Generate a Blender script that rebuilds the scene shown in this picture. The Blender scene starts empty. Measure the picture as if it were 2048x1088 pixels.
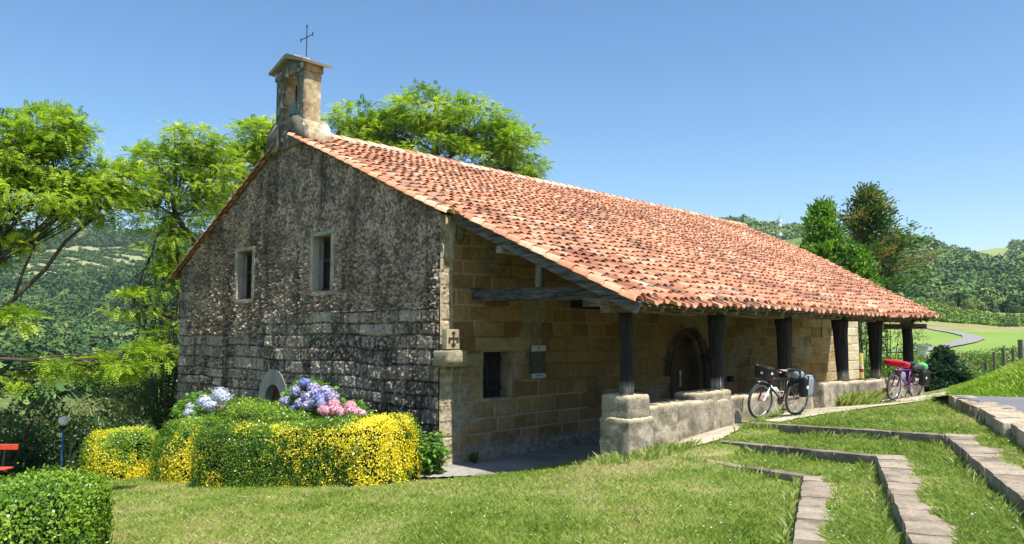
import bpy, bmesh, math, random
import numpy as np
from mathutils import Vector, Matrix
rng = np.random.default_rng(7); random.seed(7)
S = bpy.context.scene
COL = S.collection
R = math.radians
# ------------------------------------------------------------------ camera, sky, sun, exposure
EZ = 1.6
FPX = 1524.656; PITCH = R(4.7616); HEAD = R(44.738)
cd = bpy.data.cameras.new('camera'); cam = bpy.data.objects.new('camera', cd); COL.objects.link(cam)
cam.location = (0, 0, EZ); cam.rotation_euler = (R(90) + PITCH, 0, HEAD - R(90))
cd.sensor_width = 36; cd.lens = 36 * FPX / 2048; cd.clip_start = .05; cd.clip_end = 9000
S.camera = cam
SUN_EL = R(63); SUN_AZ = math.atan2(-1, -.085)          # direction TO the sun, seen from above
w = bpy.data.worlds.new('World'); S.world = w; w.use_nodes = True
nt = w.node_tree; bg = nt.nodes['Background']
sky = nt.nodes.new('ShaderNodeTexSky'); sky.sky_type = 'NISHITA'; sky.sun_disc = False
sky.sun_elevation = SUN_EL; sky.sun_rotation = R(90) - SUN_AZ
sky.air_density = 1.0; sky.dust_density = .6; sky.ozone_density = 1.2; sky.altitude = 300
hs = nt.nodes.new('ShaderNodeHueSaturation'); hs.inputs['Hue'].default_value = .497; hs.inputs['Saturation'].default_value = 1.2
nt.links.new(sky.outputs[0], hs.inputs['Color']); nt.links.new(hs.outputs[0], bg.inputs[0]); bg.inputs[1].default_value = .112
sl = bpy.data.lights.new('sun', 'SUN'); sl.energy = 4.8; sl.angle = R(.5); sl.color = (1, .955, .88)
so = bpy.data.objects.new('sun', sl); COL.objects.link(so)
sd = Vector((math.cos(SUN_EL) * math.cos(SUN_AZ), math.cos(SUN_EL) * math.sin(SUN_AZ), math.sin(SUN_EL)))
so.rotation_euler = sd.to_track_quat('Z', 'Y').to_euler(); so.location = (0, -10, 20)
S.view_settings.view_transform = 'Standard'; S.view_settings.look = 'None'
S.view_settings.exposure = 0.8; S.view_settings.gamma = 1

# ------------------------------------------------------------------ helpers
def ray(px, py):
    r = (px - 1024) / FPX; u = (544 - py) / FPX
    fw = math.cos(PITCH) - u * math.sin(PITCH); up = math.sin(PITCH) + u * math.cos(PITCH)
    return (fw * math.cos(HEAD) + r * math.sin(HEAD), fw * math.sin(HEAD) - r * math.cos(HEAD), up)
def P(px, py, X=None, Y=None, Z=None, D=None):
    v = ray(px, py)
    t = X / v[0] if X is not None else Y / v[1] if Y is not None else (Z - EZ) / v[2] if Z is not None else D / math.hypot(v[0], v[1])
    return np.array((v[0] * t, v[1] * t, EZ + v[2] * t))
def _h(i, j, k, s):
    n = (i * 374761393 + j * 668265263 + k * 2147483647 % 4294967291 + k * 974634777 + s * 1013904223) & 0xffffffff
    n = ((n ^ (n >> 13)) * 1274126177) & 0xffffffff
    n = ((n ^ (n >> 16)) * 2246822519) & 0xffffffff
    return ((n ^ (n >> 15)) & 0xffffff) / 16777215.0
def noise(p, s=0):
    p = np.asarray(p, float); i = np.floor(p).astype(np.int64); f = p - i; f = f * f * (3 - 2 * f)
    r = 0
    for a in (0, 1):
        for b in (0, 1):
            for c in (0, 1):
                wgt = (f[:, 0] if a else 1 - f[:, 0]) * (f[:, 1] if b else 1 - f[:, 1]) * (f[:, 2] if c else 1 - f[:, 2])
                r = r + wgt * _h(i[:, 0] + a, i[:, 1] + b, i[:, 2] + c, s)
    return r
def fbm(p, o=4, s=0, g=.5):
    p = np.asarray(p, float); a = 1; t = 0; r = 0
    for k in range(o):
        r = r + a * noise(p, s + k * 17); t += a; a *= g; p = p * 2.03 + 3.1
    return r / t
def v3(x, y, z=0):
    x = np.asarray(x, float); return np.stack([x, np.broadcast_to(y, x.shape), np.broadcast_to(z, x.shape)], -1)
def lerp(a, b, t): return np.asarray(a) * (1 - t) + np.asarray(b) * t
def ramp(t, stops):
    t = np.clip(np.asarray(t, float), 0, 1); xs = [s[0] for s in stops]
    return np.stack([np.interp(t, xs, [s[1][c] for s in stops]) for c in range(3)], -1)
def sstep(a, b, x): t = np.clip((np.asarray(x, float) - a) / (b - a), 0, 1); return t * t * (3 - 2 * t)

def tag(o, label=None, cat=None, group=None, kind=None):
    if label: o['label'] = label
    if cat: o['category'] = cat
    if group: o['group'] = group
    if kind: o['kind'] = kind
    return o
def thing(name, label, cat, loc=(0, 0, 0), rz=0, group=None):
    o = bpy.data.objects.new(name, None); COL.objects.link(o); o.location = loc; o.rotation_euler = (0, 0, rz)
    o.empty_display_size = .2
    return tag(o, label, cat, group)
def obj(name, V, F, m, parent=None, col=None, smooth=False, local=False):
    """one mesh object. V world coords (shifted into the parent's frame unless local). F: list of faces or (n,k) array"""
    V = np.asarray(V, float).reshape(-1, 3)
    if parent is not None and not local:
        p = parent; off = np.zeros(3)
        while p is not None: off += np.array(p.location); p = p.parent
        V = V - off
    me = bpy.data.meshes.new(name)
    if isinstance(F, np.ndarray):
        n, k = F.shape
        me.vertices.add(len(V)); me.vertices.foreach_set('co', V.astype(np.float32).ravel())
        me.loops.add(n * k); me.loops.foreach_set('vertex_index', F.astype(np.int32).ravel())
        me.polygons.add(n); me.polygons.foreach_set('loop_start', np.arange(0, n * k, k, dtype=np.int32))
        me.polygons.foreach_set('loop_total', np.full(n, k, np.int32))
        me.update(calc_edges=True)
    else:
        me.from_pydata([tuple(v) for v in V], [], F)
    if col is not None:
        col = np.asarray(col, float)
        if col.ndim == 1: col = np.broadcast_to(col, (len(V), 3))
        c4 = np.ones((len(V), 4), np.float32); c4[:, :3] = np.clip(col, 0, 1)
        at = me.attributes.new('col', 'FLOAT_COLOR', 'POINT'); at.data.foreach_set('color', c4.ravel())
    if smooth: me.polygons.foreach_set('use_smooth', np.ones(len(me.polygons), bool))
    me.materials.append(m); me.update()
    o = bpy.data.objects.new(name, me); COL.objects.link(o)
    if parent is not None: o.parent = parent
    return o
class MB:
    """collects pieces (verts, faces, colour)"""
    def __init__(s): s.V = []; s.F = []; s.C = []; s.n = 0
    def add(s, V, F, c=(.5, .5, .5)):
        V = np.asarray(V, float).reshape(-1, 3); s.V.append(V)
        s.F += [tuple(int(i) + s.n for i in f) for f in F]; s.n += len(V)
        c = np.asarray(c, float); s.C.append(np.broadcast_to(c, (len(V), 3))); return s
    def build(s, name, m, parent=None, smooth=False, local=False):
        return obj(name, np.concatenate(s.V), s.F, m, parent, np.concatenate(s.C), smooth, local)
def grid_faces(nu, nv, wrap=False):
    i = np.arange(nu - 1)[:, None] * nv + np.arange(nv - 1)[None, :]
    return np.stack([i, i + nv, i + nv + 1, i + 1], -1).reshape(-1, 4)
def box(c, s, rot=0, bev=0):
    """centre, full size -> V,F; bev chamfers the edges"""
    bm = bmesh.new(); bmesh.ops.create_cube(bm, size=1)
    for v in bm.verts: v.co = Vector((v.co.x * s[0], v.co.y * s[1], v.co.z * s[2]))
    if bev: bmesh.ops.bevel(bm, geom=bm.edges[:], offset=bev, segments=1, affect='EDGES')
    M = Matrix.Rotation(rot, 3, 'Z') if not isinstance(rot, Matrix) else rot
    bm.verts.index_update()
    V = [tuple(M @ v.co + Vector(c)) for v in bm.verts]; F = [[v.index for v in f.verts] for f in bm.faces]
    bm.free(); return np.array(V), F
def beam(a, b, w_, h_, bev=.01, nseg=1, wob=0, up=(0, 0, 1), seed=0, taper=None):
    """squared timber from a to b"""
    a = np.array(a, float); b = np.array(b, float); d = b - a; L = np.linalg.norm(d); d /= L
    s = np.cross(d, up); s /= np.linalg.norm(s); u = np.cross(s, d)
    n = max(2, nseg + 1); V = []
    for i in range(n):
        t = i / (n - 1); k = 1 if taper is None else np.interp(t, [0, 1], taper)
        ww = w_ * k / 2; hh = h_ * (k if taper is not None else 1) / 2; c_ = min(bev, ww * .4)
        o = a + d * L * t
        if wob: o = o + s * (noise([[t * L * 1.7, seed, 0]], 3)[0] - .5) * wob + u * (noise([[t * L * 1.7, seed, 9]], 4)[0] - .5) * wob
        for (x, y) in ((-ww, -hh + c_), (-ww, hh - c_), (-ww + c_, hh), (ww - c_, hh), (ww, hh - c_), (ww, -hh + c_), (ww - c_, -hh), (-ww + c_, -hh)):
            V.append(o + s * x + u * y)
    F = []
    for i in range(n - 1):
        for k in range(8):
            F.append((i * 8 + k, i * 8 + (k + 1) % 8, (i + 1) * 8 + (k + 1) % 8, (i + 1) * 8 + k))
    F.append(tuple(range(7, -1, -1))); F.append(tuple((n - 1) * 8 + k for k in range(8)))
    return np.array(V), F
def tube(pts, rad, seg=8, cap=True):
    pts = [np.array(p, float) for p in pts]; n = len(pts); V = []
    if np.isscalar(rad): rad = [rad] * n
    ref = np.array((0, 0, 1.)); 
    for i in range(n):
        d = pts[min(i + 1, n - 1)] - pts[max(i - 1, 0)]; d = d / (np.linalg.norm(d) + 1e-9)
        r_ = ref if abs(d[2]) < .95 else np.array((1., 0, 0)) if i == 0 or True else ref
        if i == 0: s = np.cross(d, r_)
        else: s = ps - d * np.dot(ps, d)
        s = s / (np.linalg.norm(s) + 1e-9); ps = s; u = np.cross(d, s)
        for k in range(seg):
            a = 2 * math.pi * k / seg; V.append(pts[i] + rad[i] * (math.cos(a) * s + math.sin(a) * u))
    F = [(i * seg + k, (i + 1) * seg + k, (i + 1) * seg + (k + 1) % seg, i * seg + (k + 1) % seg) for i in range(n - 1) for k in range(seg)]
    if cap: F.append(tuple(range(seg))); F.append(tuple((n - 1) * seg + k for k in range(seg - 1, -1, -1)))
    return np.array(V), F
def lathe(prof, c=(0, 0, 0), seg=20, axis='Z'):
    V = []; n = len(prof)
    for (r_, z) in prof:
        for k in range(seg):
            a = 2 * math.pi * k / seg; p = (r_ * math.cos(a), r_ * math.sin(a), z)
            if axis == 'Y': p = (p[0], p[2], p[1])
            if axis == 'X': p = (p[2], p[0], p[1])
            V.append(np.array(p) + c)
    F = [(i * seg + k, i * seg + (k + 1) % seg, (i + 1) * seg + (k + 1) % seg, (i + 1) * seg + k) for i in range(n - 1) for k in range(seg)]
    return np.array(V), F
def torus(c, R_, r_, axis='Y', seg=40, ss=8, flat=1):
    V = []
    for i in range(seg):
        a = 2 * math.pi * i / seg
        for j in range(ss):
            b = 2 * math.pi * j / ss; q = R_ + r_ * math.cos(b); V.append((q * math.cos(a), r_ * flat * math.sin(b), q * math.sin(a)))
    V = np.array(V) + c
    F = [(i * ss + j, ((i + 1) % seg) * ss + j, ((i + 1) % seg) * ss + (j + 1) % ss, i * ss + (j + 1) % ss) for i in range(seg) for j in range(ss)]
    return V, F
def prism(poly, a, b, axis='X'):
    """2-D outline extruded between coordinate a and b along an axis"""
    n = len(poly); V = []
    for q in (a, b):
        for (u, v) in poly: V.append({'X': (q, u, v), 'Y': (u, q, v), 'Z': (u, v, q)}[axis])
    F = [tuple(range(n))[::-1], tuple(range(n, 2 * n))] + [(i, (i + 1) % n, n + (i + 1) % n, n + i) for i in range(n)]
    return np.array(V), F
def rock(c, s, rot=0, res=.06, amp=.02, rnd=.06, seed=0, fr=6):
    """irregular rounded stone block, centre and full size -> V, F (quads)"""
    hs = np.array(s, float) / 2; n = [max(2, int(round(q / res)) + 1) for q in s]; V = []; F = []; off = 0
    for ax in range(3):
        a, b = (ax + 1) % 3, (ax + 2) % 3
        for sg in (-1, 1):
            ua = np.linspace(-1, 1, n[a]); ub = np.linspace(-1, 1, n[b]); A, B = np.meshgrid(ua, ub, indexing='ij')
            p = np.zeros(A.shape + (3,)); p[..., a] = A * hs[a]; p[..., b] = B * hs[b]; p[..., ax] = sg * hs[ax]
            f = grid_faces(n[a], n[b]) + off
            if sg < 0: f = f[:, ::-1]
            V.append(p.reshape(-1, 3)); F.append(f); off += A.size
    V = np.concatenate(V); F = np.concatenate(F)
    rr = min(rnd, hs.min() * .9); inner = np.clip(V, -(hs - rr), hs - rr); d = V - inner; L = np.linalg.norm(d, axis=1, keepdims=True)
    V = inner + d / np.maximum(L, 1e-6) * rr
    nd = d / np.maximum(L, 1e-6); q = V * fr + seed * 7.3
    V = V + nd * ((fbm(q, 3, seed) - .5)[:, None] * 2 * amp) + (fbm(V * 1.7 + seed * 3.1, 2, seed + 5) - .5)[:, None] * nd * amp * 1.4
    M = np.array(Matrix.Rotation(rot, 3, 'Z')); return V @ M.T + np.array(c), F

# ------------------------------------------------------------------ materials
def nodes(name):
    m = bpy.data.materials.new(name); m.use_nodes = True; n = m.node_tree; b = n.nodes['Principled BSDF']; return m, n, b
def mcol(name, rough=.85, scale=20, contrast=.35, bump=.3, bscale=60, dist=.01, spec=.3, detail=6, metal=0):
    """colour from the mesh's own 'col' attribute, broken up by fine procedural noise"""
    m, n, b = nodes(name); L = n.links
    at = n.nodes.new('ShaderNodeAttribute'); at.attribute_name = 'col'
    tc = n.nodes.new('ShaderNodeTexCoord'); no = n.nodes.new('ShaderNodeTexNoise')
    no.inputs['Scale'].default_value = scale; no.inputs['Detail'].default_value = detail; no.inputs['Roughness'].default_value = .65
    L.new(tc.outputs['Object'], no.inputs['Vector'])
    mr = n.nodes.new('ShaderNodeMapRange'); mr.inputs['From Min'].default_value = .3; mr.inputs['From Max'].default_value = .7
    mr.inputs['To Min'].default_value = 1 - contrast; mr.inputs['To Max'].default_value = 1 + contrast
    L.new(no.outputs['Fac'], mr.inputs['Value'])
    mx = n.nodes.new('ShaderNodeVectorMath'); mx.operation = 'SCALE'
    L.new(at.outputs['Color'], mx.inputs[0]); L.new(mr.outputs[0], mx.inputs['Scale']); L.new(mx.outputs[0], b.inputs['Base Color'])
    b.inputs['Roughness'].default_value = rough; b.inputs['Specular IOR Level'].default_value = spec; b.inputs['Metallic'].default_value = metal
    if bump:
        n2 = n.nodes.new('ShaderNodeTexNoise'); n2.inputs['Scale'].default_value = bscale; n2.inputs['Detail'].default_value = 5
        L.new(tc.outputs['Object'], n2.inputs['Vector'])
        bp = n.nodes.new('ShaderNodeBump'); bp.inputs['Strength'].default_value = bump; bp.inputs['Distance'].default_value = dist
        L.new(n2.outputs['Fac'], bp.inputs['Height']); L.new(bp.outputs[0], b.inputs['Normal'])
    return m
def mleaf(name, trans=.35, rough=.5, spec=.35):
    m, n, b = nodes(name); L = n.links
    at = n.nodes.new('ShaderNodeAttribute'); at.attribute_name = 'col'
    L.new(at.outputs['Color'], b.inputs['Base Color']); b.inputs['Roughness'].default_value = rough; b.inputs['Specular IOR Level'].default_value = spec
    tr = n.nodes.new('ShaderNodeBsdfTranslucent'); g = n.nodes.new('ShaderNodeVectorMath'); g.operation = 'MULTIPLY'
    g.inputs[1].default_value = (1.25, 1.35, .55); L.new(at.outputs['Color'], g.inputs[0]); L.new(g.outputs[0], tr.inputs['Color'])
    mx = n.nodes.new('ShaderNodeMixShader'); mx.inputs[0].default_value = trans
    L.new(b.outputs[0], mx.inputs[1]); L.new(tr.outputs[0], mx.inputs[2]); L.new(mx.outputs[0], n.nodes['Material Output'].inputs['Surface'])
    return m
def mplain(name, c, rough=.5, metal=0, spec=.5, var=.12, scale=30, bump=0, coat=0):
    m, n, b = nodes(name); L = n.links
    tc = n.nodes.new('ShaderNodeTexCoord'); no = n.nodes.new('ShaderNodeTexNoise'); no.inputs['Scale'].default_value = scale; no.inputs['Detail'].default_value = 4
    L.new(tc.outputs['Object'], no.inputs['Vector'])
    cr = n.nodes.new('ShaderNodeValToRGB'); cr.color_ramp.elements[0].position = .3; cr.color_ramp.elements[1].position = .7
    cr.color_ramp.elements[0].color = tuple(q * (1 - var) for q in c) + (1,); cr.color_ramp.elements[1].color = tuple(min(1, q * (1 + var)) for q in c) + (1,)
    L.new(no.outputs['Fac'], cr.inputs[0]); L.new(cr.outputs[0], b.inputs['Base Color'])
    b.inputs['Roughness'].default_value = rough; b.inputs['Metallic'].default_value = metal; b.inputs['Specular IOR Level'].default_value = spec
    if coat: b.inputs['Coat Weight'].default_value = coat
    if bump:
        bp = n.nodes.new('ShaderNodeBump'); bp.inputs['Strength'].default_value = bump; bp.inputs['Distance'].default_value = .01
        L.new(no.outputs['Fac'], bp.inputs['Height']); L.new(bp.outputs[0], b.inputs['Normal'])
    return m
def mwood(name, c1, c2, rough=.85):
    m, n, b = nodes(name); L = n.links
    tc = n.nodes.new('ShaderNodeTexCoord'); at = n.nodes.new('ShaderNodeAttribute'); at.attribute_name = 'col'
    no = n.nodes.new('ShaderNodeTexNoise'); no.inputs['Scale'].default_value = 5; no.inputs['Detail'].default_value = 8; no.inputs['Distortion'].default_value = 1.5
    mp = n.nodes.new('ShaderNodeMapping'); L.new(at.outputs['Vector'], mp.inputs[0]); mp.inputs['Scale'].default_value = (1, 1, 1)
    L.new(mp.outputs[0], no.inputs['Vector'])
    cr = n.nodes.new('ShaderNodeValToRGB'); cr.color_ramp.elements[0].position = .35; cr.color_ramp.elements[1].position = .72
    cr.color_ramp.elements[0].color = c1 + (1,); cr.color_ramp.elements[1].color = c2 + (1,)
    L.new(no.outputs['Fac'], cr.inputs[0]); L.new(cr.outputs[0], b.inputs['Base Color']); b.inputs['Roughness'].default_value = rough
    bp = n.nodes.new('ShaderNodeBump'); bp.inputs['Strength'].default_value = .8; bp.inputs['Distance'].default_value = .012
    L.new(no.outputs['Fac'], bp.inputs['Height']); L.new(bp.outputs[0], b.inputs['Normal']); return m
M_GABLE = mcol('weathered_render', .95, 55, .4, .7, 90, .012, .15)
M_STONE = mcol('sandstone_ashlar', .92, 26, .28, .5, 70, .008, .2)
M_ROUGH = mcol('rough_bench_stone', .95, 30, .45, .7, 55, .014, .15)
M_TILE = mcol('clay_roof_tile', .85, 14, .30, .4, 80, .006, .25)
M_GROUND = mcol('lawn_soil_and_grass', .95, 9, .32, .6, 40, .02, .1, 8)
M_GRASS = mleaf('grass_blade', .3, .55, .25)
M_LEAF = mleaf('leaf', .42, .45, .35)
M_GLOSSLEAF = mleaf('glossy_hedge_leaf', .3, .3, .5)
M_FAR = mcol('far_foliage', .95, 1.2, .25, 0, 2.2, .5, .1)
M_BARK = mcol('bark', .95, 12, .35, .8, 25, .02, .1)
M_ASPH = mcol('asphalt', .9, 60, .18, .4, 200, .004, .3)
M_CONC = mcol('worn_concrete', .92, 12, .22, .4, 60, .006, .25)
def mtimber(name, gs=(22, 22, 1.6)):
    m, n, b = nodes(name); L = n.links
    at = n.nodes.new('ShaderNodeAttribute'); at.attribute_name = 'col'; tc = n.nodes.new('ShaderNodeTexCoord')
    mp = n.nodes.new('ShaderNodeMapping'); L.new(tc.outputs['Object'], mp.inputs[0]); mp.inputs['Scale'].default_value = gs
    no = n.nodes.new('ShaderNodeTexNoise'); no.inputs['Scale'].default_value = 1.4; no.inputs['Detail'].default_value = 6; L.new(mp.outputs[0], no.inputs['Vector'])
    mr = n.nodes.new('ShaderNodeMapRange'); mr.inputs['From Min'].default_value = .35; mr.inputs['From Max'].default_value = .68; mr.inputs['To Min'].default_value = .4; mr.inputs['To Max'].default_value = 1.9
    L.new(no.outputs['Fac'], mr.inputs['Value']); mx = n.nodes.new('ShaderNodeVectorMath'); mx.operation = 'SCALE'
    L.new(at.outputs['Color'], mx.inputs[0]); L.new(mr.outputs[0], mx.inputs['Scale']); L.new(mx.outputs[0], b.inputs['Base Color'])
    b.inputs['Roughness'].default_value = .85; b.inputs['Specular IOR Level'].default_value = .2
    bp = n.nodes.new('ShaderNodeBump'); bp.inputs['Strength'].default_value = .9; bp.inputs['Distance'].default_value = .012
    L.new(no.outputs['Fac'], bp.inputs['Height']); L.new(bp.outputs[0], b.inputs['Normal']); return m
M_TIMB = mtimber('old_oak_timber'); M_TIMBY = mtimber('old_oak_cross_timber', (22, 1.8, 16)); M_TIMBX = mtimber('old_oak_long_timber', (1.8, 22, 22))
TIMB = (.022, .019, .018)

# ------------------------------------------------------------------ terrain
UB = np.array((math.cos(R(22.4)), math.sin(R(22.4)))); NB = np.array((-UB[1], UB[0])); AB = np.array((math.cos(R(72.5)), math.sin(R(72.5))))
B3 = P(1887, 870, Z=.20)[:2]
def tplane(x, y): return .20 - .071 * ((x - B3[0]) * NB[0] + (y - B3[1]) * NB[1])
def corner(px, py, lvl):
    z = .1
    for _ in range(12): q = P(px, py, Z=z); z = float(tplane(q[0], q[1])) + lvl
    return P(px, py, Z=z)
ST = .13
K = [(corner(1370, 920, -2 * ST), corner(1607, 952, -2 * ST)), (corner(1437, 882, -ST), corner(1750, 912, -ST)), (corner(1490, 845, 0), corner(1887, 870, 0))]
K4a = P(1930, 805, Z=.42); K4b = P(2048, 862, Z=.42)
def side(px_, py_, a, d): return (px_ - a[0]) * (-d[1]) + (py_ - a[1]) * d[0]      # >0 left of direction d
CP = np.array([(9.2, 4.6, -.33), (6, 3.2, -.3), (0, 0, -.25), (3, 3, -.3), (6, 6, -.38), (10.1, 7.2, -.36), (12, 7.3, -.22), (14.1, 7.3, -.08), (16, 7.2, -.03), (18, 7.3, -.06), (21.7, 7.3, -.08), (25, 7.2, -.14),
 (8.9, 9.2, -.72), (9.7, 9.6, -.84), (8.7, 10.5, -.93), (8.5, 12, -1.05), (7, 15, -1.38), (6.5, 19, -1.72), (5, 23, -2.0), (9, 24, -2.3), (14, 27, -3.2), (24, 28, -3.2), (34, 24, -3), (2.6, 8, -.52), (0, 10, -.7), (0, 20, -1.8),
 (-8, 10, -.8), (-8, 20, -1.9), (-8, 0, -.3), (-6, -8, .2), (3, -8, .5), (12, -6, .8), (5, 12, -.95), (30, 10, -.7), (34, 16, -2), (20, 5.9, .0), (23, 7.0, -.35), (26, 8.6, -1.2), (17, 6, .12), (14, 5.5, .1),
 (4, 27, -3.2), (12, 32, -5.2), (-4, 30, -4.6), (26, 34, -5.5), (34, 11.5, -2.2), (34, 8.2, -.6), (34, 3.5, .9), (20.5, 3.9, .95), (26, 5.95, .35), (42, 10.5, -1.5), (24, 2, 1.6), (30, 3, 1.4), (19, 0, 1.4), (20, -8, 3), (10.65, 8.6, -.55)], float)
def _tps(c):
    n = len(c); d = np.hypot(c[:, None, 0] - c[None, :, 0], c[:, None, 1] - c[None, :, 1]); Kk = np.where(d > 0, d * d * np.log(d + 1e-9), 0) + np.eye(n) * .4
    Pm = np.c_[np.ones(n), c[:, :2]]; A = np.zeros((n + 3, n + 3)); A[:n, :n] = Kk; A[:n, n:] = Pm; A[n:, :n] = Pm.T
    return np.linalg.solve(A, np.r_[c[:, 2], 0, 0, 0])
TW = _tps(CP)
def near_h(x, y):
    z = TW[-3] + TW[-2] * x + TW[-1] * y
    for i in range(len(CP)):
        d2 = (x - CP[i, 0]) ** 2 + (y - CP[i, 1]) ** 2; z = z + TW[i] * .5 * d2 * np.log(d2 + 1e-9)
    return z
# far land: for a few bearings (picture column -> bearing), distance and the height angle of the ground there
def az_of(px): return HEAD - math.atan((px - 1024) / FPX)
LEFT = [(44, 868), (80, 835), (150, 790), (300, 715), (450, 650), (600, 575), (750, 525), (900, 484), (1050, 474), (1600, 560), (6000, 640)]
FARP = [(-900, [(44, 868), (80, 840), (150, 800), (300, 730), (450, 670), (600, 620), (750, 560), (900, 520), (1050, 500), (1600, 560), (6000, 640)]),
 (-100, [(44, 868), (80, 835), (150, 790), (300, 715), (450, 650), (600, 590), (750, 535), (900, 500), (1050, 488), (1600, 560), (6000, 640)]),
 (200, LEFT), (420, [(44, 868), (80, 835), (150, 790), (300, 715), (450, 650), (600, 575), (750, 528), (900, 495), (1050, 490), (1600, 560), (6000, 640)]),
 (1000, [(44, 830), (80, 790), (150, 745), (300, 690), (450, 640), (600, 560), (750, 500), (900, 478), (1050, 470), (1600, 560), (6000, 640)]),
 (1490, [(44, 775), (80, 722), (150, 668), (220, 620), (280, 596), (400, 540), (520, 490), (700, 452), (850, 470), (1600, 580), (6000, 640)]),
 (1600, [(44, 770), (60, 735), (80, 706), (110, 676), (150, 650), (200, 622), (240, 606), (280, 592), (400, 545), (520, 500), (700, 466), (850, 480), (1600, 580), (6000, 640)]),
 (1700, [(44, 768), (60, 732), (80, 704), (110, 674), (150, 646), (200, 618), (240, 604), (280, 590), (400, 548), (520, 512), (700, 484), (850, 500), (1600, 580), (6000, 640)]),
 (1840, [(44, 760), (60, 722), (80, 702), (110, 674), (150, 645), (200, 615), (240, 602), (280, 590), (400, 550), (520, 515), (660, 492), (850, 520), (1600, 580), (6000, 640)]),
 (1930, [(44, 748), (60, 714), (80, 694), (110, 672), (150, 648), (200, 628), (240, 616), (280, 606), (400, 575), (520, 545), (660, 522), (800, 530), (1100, 509), (1600, 560), (6000, 640)]),
 (2000, [(44, 738), (60, 710), (80, 692), (110, 672), (150, 652), (200, 634), (240, 622), (280, 612), (400, 585), (520, 558), (660, 540), (800, 540), (1100, 499), (1600, 560), (6000, 640)]),
 (2100, [(44, 720), (60, 706), (80, 690), (110, 672), (150, 652), (200, 636), (240, 624), (280, 614), (400, 585), (520, 550), (660, 515), (800, 500), (1100, 493), (1600, 560), (6000, 640)]),
 (2900, [(44, 660), (60, 660), (80, 655), (150, 640), (280, 600), (520, 540), (800, 500), (1100, 500), (1600, 560), (6000, 640)])]
_RL = np.log(np.array([44, 60, 80, 110, 150, 200, 240, 280, 340, 400, 450, 520, 600, 660, 700, 750, 800, 850, 900, 1050, 1100, 1600, 6000.]))
_AZ = np.array([az_of(c) for c, _ in FARP]); _ord = np.argsort(_AZ)
_TB = np.array([np.interp(_RL, [math.log(r) for r, _ in t], [y for _, y in t]) for _, t in FARP])[_ord]; _AZ = _AZ[_ord]
def far_h(x, y):
    r = np.maximum(np.hypot(x, y), 30); az = np.arctan2(y, x); az = np.clip(az, _AZ[0], _AZ[-1])
    ia = np.clip(np.searchsorted(_AZ, az) - 1, 0, len(_AZ) - 2); ta = (az - _AZ[ia]) / (_AZ[ia + 1] - _AZ[ia]); ta = ta * ta * (3 - 2 * ta)
    lr = np.clip(np.log(r), _RL[0], _RL[-1]); ir = np.clip(np.searchsorted(_RL, lr) - 1, 0, len(_RL) - 2); tr = (lr - _RL[ir]) / (_RL[ir + 1] - _RL[ir])
    yy = (_TB[ia, ir] * (1 - tr) + _TB[ia, ir + 1] * tr) * (1 - ta) + (_TB[ia + 1, ir] * (1 - tr) + _TB[ia + 1, ir + 1] * tr) * ta
    dep = r * np.cos(np.arctan2(y, x) - HEAD); dep = np.maximum(dep, r * .35)
    el = np.tan(np.arctan((544 - yy) / FPX) + PITCH)
    return EZ + el * dep
SLAB = [(8.3, 11.5), (8.45, 11.0), (8.8, 10.6), (9.4, 10.25), (9.85, 9.85), (10.25, 9.35), (10.5, 8.8), (10.5, 8.3), (10.2, 8.0), (25.5, 8.0), (25.5, 11.5)]
SLABIN = [(8.75, 11.5), (8.9, 11.0), (9.1, 10.8), (9.5, 10.5), (10.0, 10.05), (10.45, 9.5), (10.72, 8.9), (10.9, 8.2), (25.3, 8.2), (25.3, 11.5)]
def inpoly(x, y, poly):
    c = np.zeros(np.shape(x), bool); n = len(poly); j = n - 1
    for i in range(n):
        xi, yi = poly[i][:2]; xj, yj = poly[j][:2]
        k = ((yi > y) != (yj > y)) & (x < (xj - xi) * (y - yi) / (yj - yi + 1e-12) + xi); c ^= k; j = i
    return c
def terr_level(x, y):
    """-1 off the terraces, else 0,1,2 for the terrace surface above step 1,2,3"""
    lv = np.full(np.shape(x), -1)
    for i, (A, B) in enumerate(K):
        dA = (A[:2] - B[:2]) / np.linalg.norm(A[:2] - B[:2]); LA = np.linalg.norm(A[:2] - B[:2])
        nA = np.array((dA[1], -dA[0])); nA = nA if nA @ UB > 0 else -nA
        B = B[:2] + nA * .11 - NB * .17
        t = (x - B[0]) * dA[0] + (y - B[1]) * dA[1]
        right_bc = side(x, y, B, UB) < 0
        beyond = side(x, y, B, dA) < 0
        lv = np.where(right_bc_or(beyond, right_bc, x, y, B, dA) & (t < LA + .12), i, lv)
    return lv
def right_bc_or(beyond, rbc, x, y, B, dA):
    # inside the wedge at B: right of the line B->camera side and beyond the line B->A
    t = (x - B[0]) * UB[0] + (y - B[1]) * UB[1]
    return np.where(t < 0, rbc, beyond & ((x - B[0]) * dA[0] + (y - B[1]) * dA[1] > 0) | rbc)
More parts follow.
